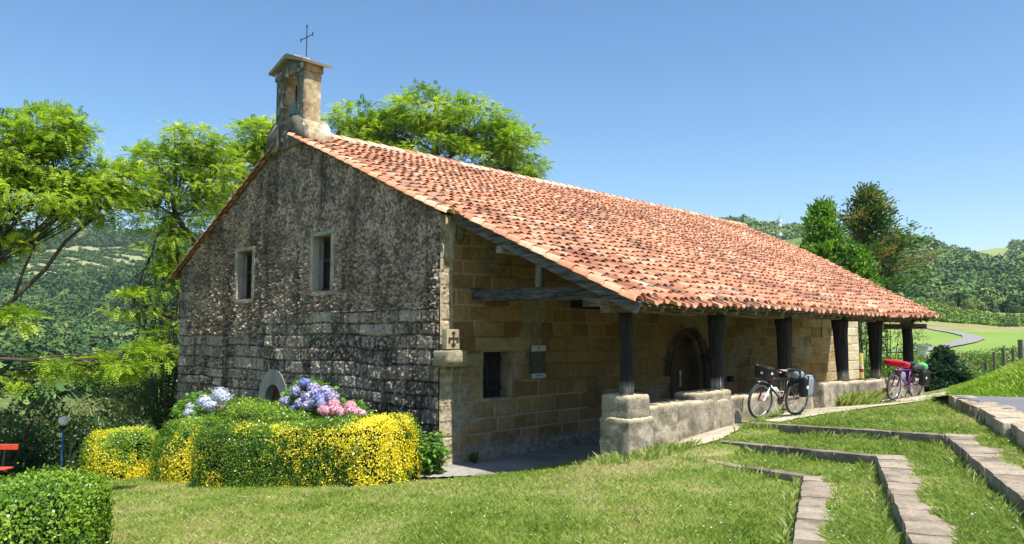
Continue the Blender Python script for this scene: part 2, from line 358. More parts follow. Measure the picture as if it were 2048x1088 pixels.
def H(x, y):
    x = np.asarray(x, float); y = np.asarray(y, float); r = np.hypot(x, y)
    k = sstep(34, 48, r); n = near_h(np.clip(x, -40, 60), np.clip(y, -40, 60)); f = far_h(x, y)
    z = n * (1 - k) + f * k
    lv = terr_level(x, y); tp = tplane(x, y) + (lv - 2) * ST - .015
    fade = sstep(19, 15.5, x) * sstep(-2, .5, y + .3 * x)
    z = np.where((lv >= 0) & (x < 20), z * (1 - fade) + tp * fade, z)
    # raised strip beyond step four, carrying the road
    dk = (K4a[:2] - K4b[:2]); dk = dk / np.linalg.norm(dk)
    rd = side(x, y, K4b, dk); tt = (x - K4b[0]) * dk[0] + (y - K4b[1]) * dk[1]
    wr = (rd < 0) * sstep(-5.6, -3.4, rd) * sstep(8.4, 5.6, tt); zr = .40 - .1 * np.maximum(0, tt - 5.3) ** 1.5
    z = z * (1 - wr) + zr * wr
    z = np.where(inpoly(x, y, SLABIN), np.minimum(z, -.93) - .1, z)
    z = np.where((x > 9.7) & (x < 30.4) & (y > 11.6) & (y < 23.6), np.minimum(z, -1.2), z)
    return z
def Hs(x, y): return float(H(np.array([x]), np.array([y]))[0])
def G(px, py, r0=6., r1=1500.):
    """where the line of sight through a picture point first meets the ground"""
    v = ray(px, py); t = np.geomspace(r0, r1, 4000); x = v[0] * t; y = v[1] * t; z = EZ + v[2] * t
    h = H(x, y); k = np.argmax(z < h)
    return np.array((x[k], y[k], h[k]))
def grid_azr():
    a1 = np.arange(-30, 0, .8); a2 = np.arange(0, 100, .2); a3 = np.arange(100, 330, 4.)
    az = np.radians(np.r_[a1, a2, a3, 330.]); r = np.r_[[.3, 1., 1.8], np.geomspace(2.5, 40, 290), np.geomspace(40.6, 2600, 300)]
    return az, r
az, rr = grid_azr(); A_, R_ = np.meshgrid(az, rr, indexing='ij'); gx = (R_ * np.cos(A_)).ravel(); gy = (R_ * np.sin(A_)).ravel()
gz = H(gx, gy); rr1 = np.hypot(gx, gy)
gz = gz + (fbm(v3(gx, gy) * .8, 3, 2) - .5) * .06 * (rr1 < 60) * (~inpoly(gx, gy, SLAB)) + (fbm(v3(gx, gy) * .03, 4, 5) - .5) * sstep(60, 500, rr1) * 14
# land cover
pxc = 1024 + FPX * np.tan(np.clip(HEAD - np.arctan2(gy, gx), -1.3, 1.3))
n1 = fbm(v3(gx, gy) * .55, 4, 11); n2 = fbm(v3(gx, gy) * 2.3, 3, 12); n3 = fbm(v3(gx, gy) * .012, 4, 13)
gc = ramp(n1 * .6 + n2 * .4, [(0, (.075, .115, .02)), (.42, (.13, .17, .035)), (.52, (.17, .2, .055)), (.62, (.25, .225, .1)), (1, (.28, .22, .12))])
fcol = ramp(n3, [(0, (.045, .07, .025)), (.5, (.075, .10, .035)), (1, (.13, .145, .06))])
meadow = ramp(fbm(v3(gx, gy) * .08, 3, 15), [(0, (.15, .24, .045)), (1, (.25, .33, .085))])
dry = ramp(fbm(v3(gx, gy) * .25, 3, 16), [(0, (.17, .2, .06)), (1, (.33, .26, .14))])
vine = ramp(fbm(v3(gx, gy) * .2, 3, 17), [(0, (.16, .24, .05)), (1, (.28, .3, .1))])
kf = sstep(30, 42, rr1)[:, None]; gc = gc * (1 - kf) + fcol * kf
rt = pxc > 1500
m1 = rt & (rr1 > 52) & (rr1 < 130); gc = np.where(m1[:, None], meadow, gc)
m2 = rt & (rr1 >= 128 + 16 * (fbm(v3(gx, gy) * .05, 2, 14) - .5)) & (rr1 < 152); gc = np.where(m2[:, None], dry, gc)
m3 = rt & (rr1 >= 152) & (rr1 < 226); gc = np.where(m3[:, None], vine, gc)
m4 = rt & (rr1 >= 226) & (rr1 < 262); gc = np.where(m4[:, None], meadow * .5 + vine * .5, gc)
m8 = rt & (rr1 >= 262) & (rr1 < 880); gc = np.where(m8[:, None], ramp(n3 * .5 + n1 * .5, [(.3, (.10, .16, .04)), (.7, (.19, .25, .08))]), gc)
m5 = (pxc > 1930) & (rr1 > 880) & (rr1 < 1150) & (pxc < 2030); gc = np.where(m5[:, None], (.24, .28, .09), gc)
m6 = (pxc > 20) & (pxc < 300) & (rr1 > 640) & (rr1 < 860); gc = np.where(m6[:, None], (.24, .27, .12), gc)
m7 = (pxc > 1880) & (rr1 > 17) & (rr1 < 48); gc = np.where(m7[:, None], (.17, .22, .06), gc)
o = obj('ground', np.stack([gx, gy, gz], -1), grid_faces(len(az), len(rr))[:, ::-1], M_GROUND, None, gc, True); tag(o, 'rolling grassy land with the lawn, valley and hills', 'ground', kind='structure')

# ------------------------------------------------------------------ paving, road, terrace stones
def sheet(name, poly, m, zf, col, label, cat, kind=None, res=.15, th=.0):
    """flat-ish sheet over a polygon, cut on a grid"""
    p = np.array(poly); x = np.arange(p[:, 0].min(), p[:, 0].max() + res, res); y = np.arange(p[:, 1].min(), p[:, 1].max() + res, res)
    X, Y = np.meshgrid(x, y, indexing='ij'); f = grid_faces(len(x), len(y)); cx = X.ravel()[f].mean(1); cy = Y.ravel()[f].mean(1)
    f = f[inpoly(cx, cy, poly)]; V = np.stack([X.ravel(), Y.ravel(), zf(X.ravel(), Y.ravel())], -1)
    o = obj(name, V, f, m, None, col(V) if callable(col) else col, True); return tag(o, label, cat, kind=kind)
def conc_col(a, b):
    return lambda V: ramp(fbm(V * 1.3, 4, 31) * .7 + fbm(V * 6, 3, 32) * .3, [(.25, a), (.75, b)])
sl_ = sheet('portico_paving', SLAB, M_CONC, lambda x, y: -.885 + (fbm(v3(x, y) * .7, 3, 3) - .5) * .03, conc_col((.16, .15, .135), (.34, .32, .28)), 'worn concrete paving under the porch', 'paving', 'structure', .08)
# trodden path beside the stone bench
pth = [tuple(G(*q)[:2]) for q in ((1318, 893), (1360, 878), (1420, 862), (1490, 843), (1560, 833), (1640, 812), (1700, 805), (1800, 797), (1850, 791), (1910, 789), (1905, 796), (1850, 802), (1760, 813), (1690, 823), (1640, 830), (1560, 845), (1500, 847), (1484, 858), (1440, 880), (1390, 893), (1340, 898))]
PTH = pth
def path_h(x, y): return H(x, y) + .016 + (fbm(v3(x, y) * 2, 3, 6) - .5) * .02
sheet('path', pth, M_CONC, path_h, conc_col((.33, .275, .19), (.52, .46, .35)), 'pale trodden path along the stone bench', 'path', 'structure', .045)
dk = (K4a[:2] - K4b[:2]); dk = dk / np.linalg.norm(dk); nk = np.array((dk[1], -dk[0]))
def k4(t, s): return tuple(K4b[:2] + dk * t + nk * s)
def roadz(x, y):
    t = (x - K4b[0]) * dk[0] + (y - K4b[1]) * dk[1]; return .43 + .006 * t - .1 * np.maximum(0, t - 5.4) ** 1.5
road = [k4(-8, .62), k4(0, .5), k4(2.5, .45), k4(3.6, .36), k4(4.4, .15), k4(5.4, -.05), k4(6.6, -.25), k4(9.5, -.1), k4(9.5, 5), k4(-8, 5)]
sheet('road', road, M_ASPH, roadz, lambda V: ramp(fbm(V * .9, 3, 35), [(.2, (.13, .13, .135)), (.8, (.19, .19, .195))]), 'narrow grey asphalt road cresting beside the chapel', 'road', 'structure', .12)
def slab_stone(c, s, rot, seed, tilt=0):
    V, F = rock((0, 0, 0), s, 0, .05, .018, .022, seed, 8); ca, sa = math.cos(rot), math.sin(rot)
    V[:, 2] += tilt * V[:, 0]
    V = V @ np.array([[ca, -sa, 0], [sa, ca, 0], [0, 0, 1]]).T; return V + np.array(c), F
def stone_col(V, seed, a=(.2, .17, .13), b=(.46, .41, .33)):
    return ramp(fbm(V * 3.1 + seed, 4, seed % 50) * .75 + fbm(V * 14 + seed, 3, seed % 50 + 3) * .25 + ((seed * 37) % 100) / 100 * .14 - .07, [(.3, a), (.48, tuple(np.array(a) * .45 + np.array(b) * .55)), (.66, b)])
stairs_lab = ['lowest and nearest grassy terrace step edged with stone slabs', 'middle grassy terrace step edged with stone slabs', 'highest long terrace step edged with stone slabs, starting by the black touring bicycle']
for i, (A, B) in enumerate(K):
    t = thing('terrace_step', stairs_lab[i], 'step', (B[0], B[1], B[2] - ST), 0, 'stone edged terrace steps')
    dA = (A[:2] - B[:2]); LA = np.linalg.norm(dA); dA /= LA; nA = np.array((dA[1], -dA[0]))
    if nA @ UB < 0: nA = -nA
    s = 0; q = 0
    while s < LA:
        l = min(random.uniform(.45, .95), LA - s + .02); c = B[:2] + dA * (s + l / 2) + nA * .10
        z = float(tplane(c[0], c[1])) + (i - 2) * ST - .095
        V, F = slab_stone((c[0], c[1], z), (l - .008, .20, .19), math.atan2(dA[1], dA[0]), 100 + i * 40 + q, -.0545)
        obj('edging_stone', V, F, M_STONE, t, stone_col(V, 100 + i * 40 + q, (.11, .09, .07), (.27, .225, .165)), True); s += l; q += 1
    s = 0; wd = (.34, .40, .42)[i]; 
    while s < (4.2, 5.5, 7.5)[i]:
        l = random.uniform(.26, .5); c = B[:2] - UB * (s + l / 2) + NB * (-wd / 2 - .0)
        wj = wd + random.uniform(-.07, .11); c = B[:2] - UB * (s + l / 2) - NB * (wj / 2)
        z = float(tplane(c[0], c[1])) + (i - 2) * ST - .085
        V, F = slab_stone((c[0], c[1], z + random.uniform(-.006, .006)), (l - .01, wj, .2), math.atan2(UB[1], UB[0]) + random.uniform(-.045, .045), 160 + i * 40 + q)
        obj('edging_stone', V, F, M_STONE, t, stone_col(V, 160 + i * 40 + q, (.15, .12, .085), (.34, .28, .205)), True); s += l; q += 1
t = thing('road_edging', 'pale rough stone edging slabs between the grass and the asphalt road', 'kerb', (K4b[0], K4b[1], .3))
s = -4.5; q = 0
while s < 5.2:
    l = random.uniform(.5, 1.1); wj = random.uniform(.42, .62) * (1 if s < 4 else .8); c = k4(s + l / 2, wj / 2 - random.uniform(0, .1))
    V, F = slab_stone((c[0], c[1], .33 + random.uniform(-.015, .01)), (l - .02, wj, .24), math.atan2(dk[1], dk[0]) + random.uniform(-.06, .06), 300 + q)
    obj('edging_stone', V, F, M_ROUGH, t, stone_col(V, 300 + q, (.22, .17, .11), (.48, .40, .29)), True); s += l; q += 1

# ------------------------------------------------------------------ the chapel
XG = 9.5; YW = 11.37; YL = 23.8; YR = 17.4; ZF = -.9; XE = 30.6
SL = .441
def roofz(x, y):
    z = np.where(y < YR, 2.17 + SL * (y - 7.08), 2.17 + SL * (YR - 7.08) - .482 * (y - YR))
    return z + (fbm(np.stack([np.asarray(x) * .35, np.asarray(y) * .35, 0 * np.asarray(x)], -1), 3, 41) - .5) * .11
def edge_x(y): return np.interp(y, [6.5, 7.3, 8.9, 10.7, 13.5, 17.4, 24.5], [24.7, 25.15, 26.6, 28.35, 31, 33, 33])
chapel = thing('chapel', 'old stone chapel with bellcote, clay tiled roof and timber posted side porch', 'chapel', (20, 15, ZF))
def blocks(u, v, hh, wl, wh, seed, wob=.02):
    """course/joint pattern: returns block random 0-1, distance to nearest joint, course random"""
    r0 = np.random.default_rng(seed); v = v + (noise(np.stack([u * .9, v * .9, v * 0], -1), seed) - .5) * wob * 2
    ed = [v.min() - .5]
    while ed[-1] < v.max() + .5: ed.append(ed[-1] + hh * r0.uniform(.82, 1.18))
    ed = np.array(ed); ci = np.clip(np.searchsorted(ed, v) - 1, 0, len(ed) - 2); dv = np.minimum(v - ed[ci], ed[ci + 1] - v)
    uu = u + (noise(np.stack([u * 1.3, v * 1.3, v * 0 + 5], -1), seed + 1) - .5) * wob * 2
    rid = np.zeros(len(u)); du = np.zeros(len(u))
    for c in np.unique(ci):
        k = ci == c; e = [u.min() - r0.uniform(.2, 1)]
        while e[-1] < u.max() + 1: e.append(e[-1] + r0.uniform(wl, wh))
        e = np.array(e); bi = np.clip(np.searchsorted(e, uu[k]) - 1, 0, len(e) - 2); du[k] = np.minimum(uu[k] - e[bi], e[bi + 1] - uu[k])
        rv = r0.random(len(e)); rid[k] = rv[bi]
    return rid, np.minimum(dv, du), dv
# --- gable wall, facing -X
def top_g(y): return np.minimum(roofz(np.full(np.shape(y), 9.5), y) - .06, 6.9)
ny, nv = 760, 520
yy = np.linspace(YW, YL, ny); tv = np.linspace(0, 1, nv); Y_, T_ = np.meshgrid(yy, tv, indexing='ij'); Z_ = -2.2 + T_ * (top_g(Y_.ravel()).reshape(Y_.shape) + 2.2)
y1 = Y_.ravel(); z1 = Z_.ravel(); p = v3(y1, z1)
rid, dj, dv = blocks(y1, z1, .27, .26, .56, 5, .045)
low = np.where(y1 < 18.0, z1 < 2.14 + (noise(v3(y1 * 2, 0 * y1), 8) - .5) * .05, z1 < 1.75 + (fbm(v3(y1 * 1.2, z1 * 1.2), 2, 9) - .5) * 1.0)
low = low | (y1 > 23.0 - .25 * (np.sin(z1 * 11) > 0)) | (y1 < YW + .12)
lowf = low.astype(float)
ledge = (y1 < 18.2) & (z1 < 2.14)
# rough render: broken slanted flakes
sl1 = np.stack([y1 * 24 + z1 * 13, z1 * 16 - y1 * 9, 0 * y1], -1)
fl = fbm(sl1, 5, 21, .6); fl2 = 1 - abs(fbm(p * 5.5, 4, 22) * 2 - 1)
smooth_up = sstep(3.4, 5.2, z1 + (17 - y1) * .25) * .55
rough = (fl - .5) * .09 + fl2 * .03 + np.maximum(fl - .5, 0) * .22
hr = rough * (1 - smooth_up)
big = fbm(p * 1.3, 3, 23)
ha = -np.exp(-(dj / .018) ** 2) * .05 * (.5 + big) + (rid - .5) * .03 + (fbm(p * 9, 4, 24, .6) - .5) * .04 + np.maximum(fbm(sl1 * .9, 4, 25, .6) - .52, 0) * .16 * sstep(.35, .6, big)
hgt = hr * (1 - lowf) + ha * lowf + np.where(ledge, .055, 0)
edgef = np.clip((y1 - YW) / .05, 0, 1) * np.clip((YL - y1) / .05, 0, 1)
hgt = hgt * edgef + (1 - edgef) * np.where(ledge, .03, .0)
# colours: black and grey lichen on render, flakes painted sunlit pink, greyer stone below
lich = fbm(p * 2.2, 5, 26, .6); fine = fbm(p * 26, 3, 27)
c_r = ramp(fl * .55 + fine * .3 + fbm(p * 4, 3, 29) * .15, [(.34, (.07, .058, .045)), (.46, (.165, .13, .10)), (.54, (.32, .245, .20)), (.64, (.55, .44, .385))])
dk1 = ramp(fine, [(.2, (.03, .03, .026)), (.8, (.12, .115, .1))])
c_r = lerp(c_r, dk1, (sstep(.5, .66, lich) * .5)[:, None])
c_a = ramp(rid * .35 + fine * .35 + lich * .3, [(.3, (.055, .045, .034)), (.5, (.17, .142, .11)), (.68, (.38, .32, .26))])
c_a = lerp(c_a, (.035, .035, .03), (np.exp(-(dj / .02) ** 2) * .95 * sstep(.25, .5, big + .1))[:, None])
c_a = lerp(c_a, ramp(fine, [(.2, (.22, .18, .16)), (.8, (.58, .48, .43))]), (np.maximum(fbm(sl1 * .9, 4, 25, .6) - .53, 0) * 8).clip(0, .8)[:, None])  # raised flakes of the lower stone painted pale, as if catching sun
gcol = lerp(c_r, c_a, lowf[:, None])
streak = fbm(np.stack([y1 * 3, z1 * .35, 0 * y1], -1), 3, 28); gcol *= (1.02 - .45 * sstep(.5, .7, streak))[:, None] * np.array((1.16, 1.11, 1.04))
f = grid_faces(ny, nv); cy = y1[f].mean(1); cz = z1[f].mean(1)
WINS = [(15.21, 15.97, 2.63, 3.93), (19.04, 19.89, 2.57, 3.87)]
WO = [(15.07, 16.11, 2.52, 4.03), (18.90, 20.03, 2.46, 3.97)]
hole = np.zeros(len(f), bool)
for a, b, c, d in WINS: hole |= (cy > a - .03) & (cy < b + .03) & (cz > c - .03) & (cz < d + .03)
def parch(yc, hw, z0, zs, zt, n=10):
    """pointed/round arch outline (open bottom): left foot up over to right foot"""
    L = [(yc - hw, z0)]; 
    for i in range(n + 1):
        a = i / n * math.pi / 2; L.append((yc - hw * math.cos(a) ** .9, zs + (zt - zs) * math.sin(a) ** 1.0))
    Rr = [(2 * yc - q[0], q[1]) for q in L[::-1][1:]]; return L + Rr
AN = parch(17.74, .47, -2.0, -.25, .39)
hole |= inpoly(cy, cz, AN)
V = np.stack([XG - hgt, y1, z1], -1)
gw = obj('gable_wall', V, f[~hole], M_GABLE, chapel, gcol, False)
gw['label'] = 'blackened rough rendered gable wall'
def frame_rect(o_, i_, x0, x1, name, m, parent, col):
    a, b, c, d = o_; e, g, h, k = i_; mb = MB()
    for (p0, p1, q0, q1) in ((a, b, k, d), (a, b, c, h), (a, e, h, k), (g, b, h, k)):
        V, F = rock(((x0 + x1) / 2, (p0 + p1) / 2, (q0 + q1) / 2), (x1 - x0, p1 - p0 - .004, q1 - q0 - .004), 0, .06, .006, .012, int(p0 * 100), 9); mb.add(V, F, stone_col(V, int(p0 * 9 + q0 * 7), (.22, .19, .145), (.46, .40, .31)))
    return mb.build(name, m, parent, True)
M_SHUT = mplain('shutter_paint', (.11, .02, .012), .55, 0, .4, .3, 25, .4)
M_DARK = mplain('dark_inside', (.012, .011, .01), .9)
M_BLUEG = mplain('pale_blue_edge', (.3, .38, .5), .7)
for k, (o_, i_) in enumerate(zip(WO, WINS)):
    win = thing('window', ['small shuttered window in the gable, the right one', 'small shuttered window in the gable, the left one'][k], None, (XG, (o_[0] + o_[1]) / 2, o_[2])); win.parent = chapel; win.location = Vector(win.location) - Vector(chapel.location)
    def wo(o_): return o_
    frame_rect(o_, i_, XG - .075, XG + .10, 'frame', M_STONE, win, None)
    a, b, c, d = i_; mb = MB(); cc = lambda V: stone_col(V, 77, (.17, .16, .14), (.32, .3, .26))
    for q in (((XG + .33, a - .05, (c + d) / 2), (.46, .1, d - c + .2)), ((XG + .33, b + .05, (c + d) / 2), (.46, .1, d - c + .2)), ((XG + .33, (a + b) / 2, c - .05), (.46, b - a, .1)), ((XG + .33, (a + b) / 2, d + .05), (.46, b - a, .1))):
        V, F = rock(q[0], q[1], 0, .06, .006, .01, 5); mb.add(V, F, cc(V))
    mb.build('reveal', M_STONE, win, True)
    mb = MB(); V, F = box((XG + .27, (a + b) / 2, (c + d) / 2), (.03, b - a, d - c)); mb.add(V, F); mb.build('dark_opening', M_DARK, win)
    mb = MB()
    for yq in (a + .03, a + (b - a) * .5, b - .03): V, F = box((XG + .215, yq, (c + d) / 2), (.05, .055, d - c - .01), 0, .006); mb.add(V, F)
    for zq in (c + .04, (c + d) / 2 + .1, d - .05): V, F = box((XG + .22, (a + b) / 2, zq), (.04, b - a - .02, .07), 0, .006); mb.add(V, F)
    mb.build('shutter', M_SHUT, win)
    V, F = box((XG + .19, b - .01, (c + d) / 2), (.012, .018, d - c - .2)); obj('blue_edge', V, F, M_BLUEG, win)
# arched doorway of the gable
dr = thing('arched_doorway', 'pale stone round arch doorway low in the gable', None, (XG, 17.74, -2)); dr.parent = chapel; dr.location = Vector(dr.location) - Vector(chapel.location)
ao = parch(17.74, .80, -2.0, -.35, .76); ai = parch(17.74, .46, -2.0, -.25, .385); mb = MB(); n = len(ao)
for (i0, i1) in ((0, 3), (3, 7), (7, 11), (11, 15), (15, 19), (19, 22)):
    i1 = min(i1, n - 1); po = ao[i0:i1 + 1]; pi_ = ai[i0:i1 + 1]
    V, F = prism(po + pi_[::-1], XG - .075, XG + .12, 'X'); F = [g[::-1] for g in F]
    cen = V.mean(0); V = cen + (V - cen) * .992; mb.add(V, F, stone_col(V, 40 + i0, (.2, .195, .17), (.33, .32, .28)))
mb.build('arch_stones', M_STONE, dr)
V, F = [], []
for q in (XG + .05, XG + .42):
    for (u, v) in ai: V.append((q, u, v))
n = len(ai); F = [(i, i + 1, n + i + 1, n + i) for i in range(n - 1)]; obj('reveal', V, F, M_STONE, dr, (.3, .28, .24))
V, F = prism(ai, XG + .14, XG + .19, 'X'); obj('door_leaf', V, F, mplain('brown_door', (.13, .05, .03), .6, 0, .3, .3, 18, .5), dr)
# --- long side wall, facing -Y
def wallcol(rid, dj, p, fine, pale=0):
    c = ramp(rid * .42 + fbm(p * 2.5, 4, 51) * .3 + .14, [(.1, (.12, .07, .03)), (.4, (.22, .135, .055)), (.65, (.30, .195, .085)), (.95, (.36, .26, .14))])
    c = c * (.75 + .5 * fine)[:, None]
    g = sstep(.5, .62, fbm(p * .8, 3, 52)); mort = np.exp(-(dj / .013) ** 2)
    mc = ramp(fbm(p * .9, 3, 53), [(.42, (.12, .09, .06)), (.55, (.42, .38, .32))])
    return lerp(c, mc, (mort * .85)[:, None])
nx, nv = 1000, 260
xx = np.linspace(XG, XE, nx); X_, T_ = np.meshgrid(xx, np.linspace(0, 1, nv), indexing='ij'); x1 = X_.ravel()
tp = np.where(x1 > 28.7, 3.55, roofz(x1, np.full(len(x1), YW)) - .09); z1 = -1.1 + T_.ravel() * (tp + 1.1); p = v3(x1, z1)
rid, dj, dv = blocks(x1, z1, .30, .45, .95, 61, .02); fine = fbm(p * 12, 4, 54)
big = fbm(p * 1.1, 3, 55)
# cyclopean voussoirs round the door
dxd = x1 - 18.4; ang = np.arctan2(z1 + .0 - .5, dxd); rad = np.hypot(dxd, z1 - .5); vous = (rad < 2.05) & (z1 > .35); va = ((ang / (math.pi / 9)) % 1); vr = _h(np.floor(ang / (math.pi / 9)).astype(np.int64) + 20, 0 * ang.astype(np.int64), 0 * ang.astype(np.int64), 3)
djv = np.minimum(np.minimum(va, 1 - va) * rad * .35, abs(2.05 - rad)); rid = np.where(vous, .55 + .25 * vr, rid); dj = np.where(vous, djv, dj)
hgt = -np.exp(-(dj / .012) ** 2) * .022 + (rid - .5) * .018 + (fbm(p * 9, 4, 56) - .5) * .02 + (big - .5) * .03
quo = x1 < XG + .33 + .0 * z1
hgt = hgt + np.where(quo, (fbm(p * 18, 4, 57, .6) - .5) * .05, 0)
ef = np.clip((x1 - XG) / .04, 0, 1); hgt = hgt * ef
c = wallcol(rid, dj, p, fine) * np.array((1.0, .95, .86))
yg = sstep(.0, -.75, z1) ; c = lerp(c, ramp(fine, [(.2, (.13, .115, .09)), (.8, (.34, .32, .27))]), (sstep(-.45, -.7, z1) * .75)[:, None])
pl = sstep(.55, .66, fbm(p * .9, 4, 58)) * .55; c = lerp(c, ramp(fine, [(.2, (.2, .17, .12)), (.8, (.4, .36, .28))]), pl[:, None])
gs = (sstep(.5, .62, fbm(p * 1.3, 4, 59)) * sstep(XG + 1.6, XG + .4, x1) * .5); c = lerp(c, ramp(fine, [(.2, (.14, .15, .12)), (.8, (.34, .34, .28))]), gs[:, None])
cq = ramp(fine * .6 + fbm(p * 5, 4, 60) * .4, [(.25, (.13, .10, .06)), (.44, (.36, .29, .19)), (.7, (.52, .44, .31))]); c = lerp(c, cq, (quo * 1.)[:, None] * .85)
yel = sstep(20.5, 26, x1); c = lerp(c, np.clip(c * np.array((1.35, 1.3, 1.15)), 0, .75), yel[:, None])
far_lit = sstep(28.5, 29.3, x1); c = lerp(c, ramp(rid * .5 + fine * .5, [(.2, (.5, .4, .24)), (.8, (.7, .6, .42))]), far_lit[:, None] * .8)  # sunlight on the far wall end put in as paler stone colour
c = lerp(c, (.02, .018, .015), (((rad < 1.6) & (rad > .8) & (z1 > .3) & (fbm(p * 3, 3, 62) > .5)) * sstep(1.6, 1.1, rad) * .85)[:, None])
f = grid_faces(nx, nv); cx = x1[f].mean(1); cz = z1[f].mean(1)
hole = (cx > 10.63) & (cx < 11.42) & (cz > .32) & (cz < 1.26)
DO = parch(18.42, .98, -1.1, .55, 1.80); DI = parch(18.42, .70, -1.1, .5, 1.62)
def ptop(yc, hw, z0, zs, zt, n=10):
    L = [(yc - hw, z0)] + [(yc - hw * (1 - (i / n) ** 1.9), zs + (zt - zs) * math.sin(i / n * math.pi / 2) ** .95) for i in range(n + 1)]
    return L + [(2 * yc - q[0], q[1]) for q in L[::-1][1:]]
DO = ptop(18.42, .98, -1.1, .5, 1.82); DI = ptop(18.42, .68, -1.1, .45, 1.60)
hole |= inpoly(cx, cz, DO); hole |= (abs(cx - 27.2) < .05) & (cz > 1.53)
V = np.stack([x1, YW - hgt, z1], -1); sw = obj('side_wall', V, f[~hole][:, ::-1], M_STONE, chapel, c, True); sw['label'] = 'warm sandstone ashlar side wall under the porch'
V, F = box((27.2, YW + .05, 1.95), (.2, .02, 1.0)); obj('wall_slot', V, F, M_DARK, chapel)
# small window in the side wall
mb = MB()
for q, s_ in (((10.60, YW + .2, .79), (.06, .42, 1.02)), ((11.45, YW + .2, .79), (.06, .42, 1.02)), ((11.03, YW + .2, .29), (.9, .42, .06)), ((11.03, YW + .2, 1.29), (.9, .42, .06))):
    V, F = rock(q, s_, 0, .06, .006, .01, 3); mb.add(V, F, stone_col(V, 12, (.2, .14, .08), (.36, .29, .19)))
wn = thing('window', 'small square window with a dark wooden shutter in the side wall', None, (11, YW, .3)); wn.parent = chapel; wn.location = Vector(wn.location) - Vector(chapel.location)
mb.build('reveal', M_STONE, wn, True)
mb = MB()
for k in range(5): V, F = box((10.72 + k * .155, YW + .30, .79), (.148, .04, .98), 0, .008); mb.add(V, F, TIMB)
for z_ in (.5, 1.1): V, F = box((11.03, YW + .27, z_), (.78, .03, .08), 0, .006); mb.add(V, F, TIMB)
mb.build('shutter', M_TIMB, wn)
# lintel over it
V, F = rock((11.1, YW + .05, 1.43), (1.35, .16, .27), 0, .07, .008, .015, 9); o = obj('lintel', V, F, M_STONE, chapel, stone_col(V, 9, (.2, .14, .07), (.38, .28, .15)), True)
# pointed doorway
pd = thing('pointed_doorway', 'pointed arch doorway with a two leaf wooden door', None, (18.42, YW, ZF)); pd.parent = chapel; pd.location = Vector(pd.location) - Vector(chapel.location)
for (oo, ii, ya, yb, nm) in ((DO, ptop(18.42, .83, -1.1, .48, 1.71), YW - .03, YW + .25, 'outer_moulding'), (ptop(18.42, .86, -1.1, .48, 1.74), DI, YW + .09, YW + .45, 'inner_moulding')):
    mb = MB(); n = len(oo)
    for i in range(n - 1):
        V = np.array([(oo[i][0], ya, oo[i][1]), (oo[i + 1][0], ya, oo[i + 1][1]), (ii[i + 1][0], ya + .03, ii[i + 1][1]), (ii[i][0], ya + .03, ii[i][1]), (oo[i][0], yb, oo[i][1]), (oo[i + 1][0], yb, oo[i + 1][1]), (ii[i + 1][0], yb, ii[i + 1][1]), (ii[i][0], yb, ii[i][1])])
        mb.add(V, [(0, 1, 2, 3), (3, 2, 6, 7), (0, 4, 5, 1)], stone_col(V, 70 + i // 3, (.03, .025, .018), (.09, .07, .045)) if nm == 'outer_moulding' else stone_col(V, 70 + i // 3, (.06, .045, .025), (.16, .12, .07)))
    mb.build(nm, M_STONE, pd)
mb = MB(); di2 = ptop(18.42, .69, -1.1, .45, 1.61)
for sgn in (-1, 1):
    poly = [q for q in di2 if (q[0] - 18.42) * sgn >= -.001]; poly = poly + [(18.42 + sgn * .008, -1.1)] if sgn < 0 else [(18.42 + .008, -1.1)] + poly
    V, F = prism(poly, YW + .40, YW + .45, 'Y'); lf = obj('door_leaf', V, F, mplain('door_wood', (.10, .055, .02), .6, 0, .3, .4, 14, .5) if sgn < 0 else bpy.data.materials['door_wood'], pd)
V, F = box((18.42, YW + .39, -.2), (.06, .03, .1), 0, .01); obj('door_ring', V, F, M_DARK, lf)
# remaining walls (seen only from the side or behind)
mb = MB()
V = [(XG, YL, -2.2), (XE, YL, -4), (XE, YL, 3.5), (XG, YL, 3.55)]; mb.add(V, [(0, 1, 2, 3)], (.3, .26, .2))
V = [(XE, YW, -1.1), (XE, YL, -4), (XE, YL, 3.4), (XE, YR, 6.5), (XE, YW, 3.55)]; mb.add(V, [(0, 1, 2, 3, 4)], (.4, .33, .22)); mb.build('rear_walls', M_STONE, chapel)

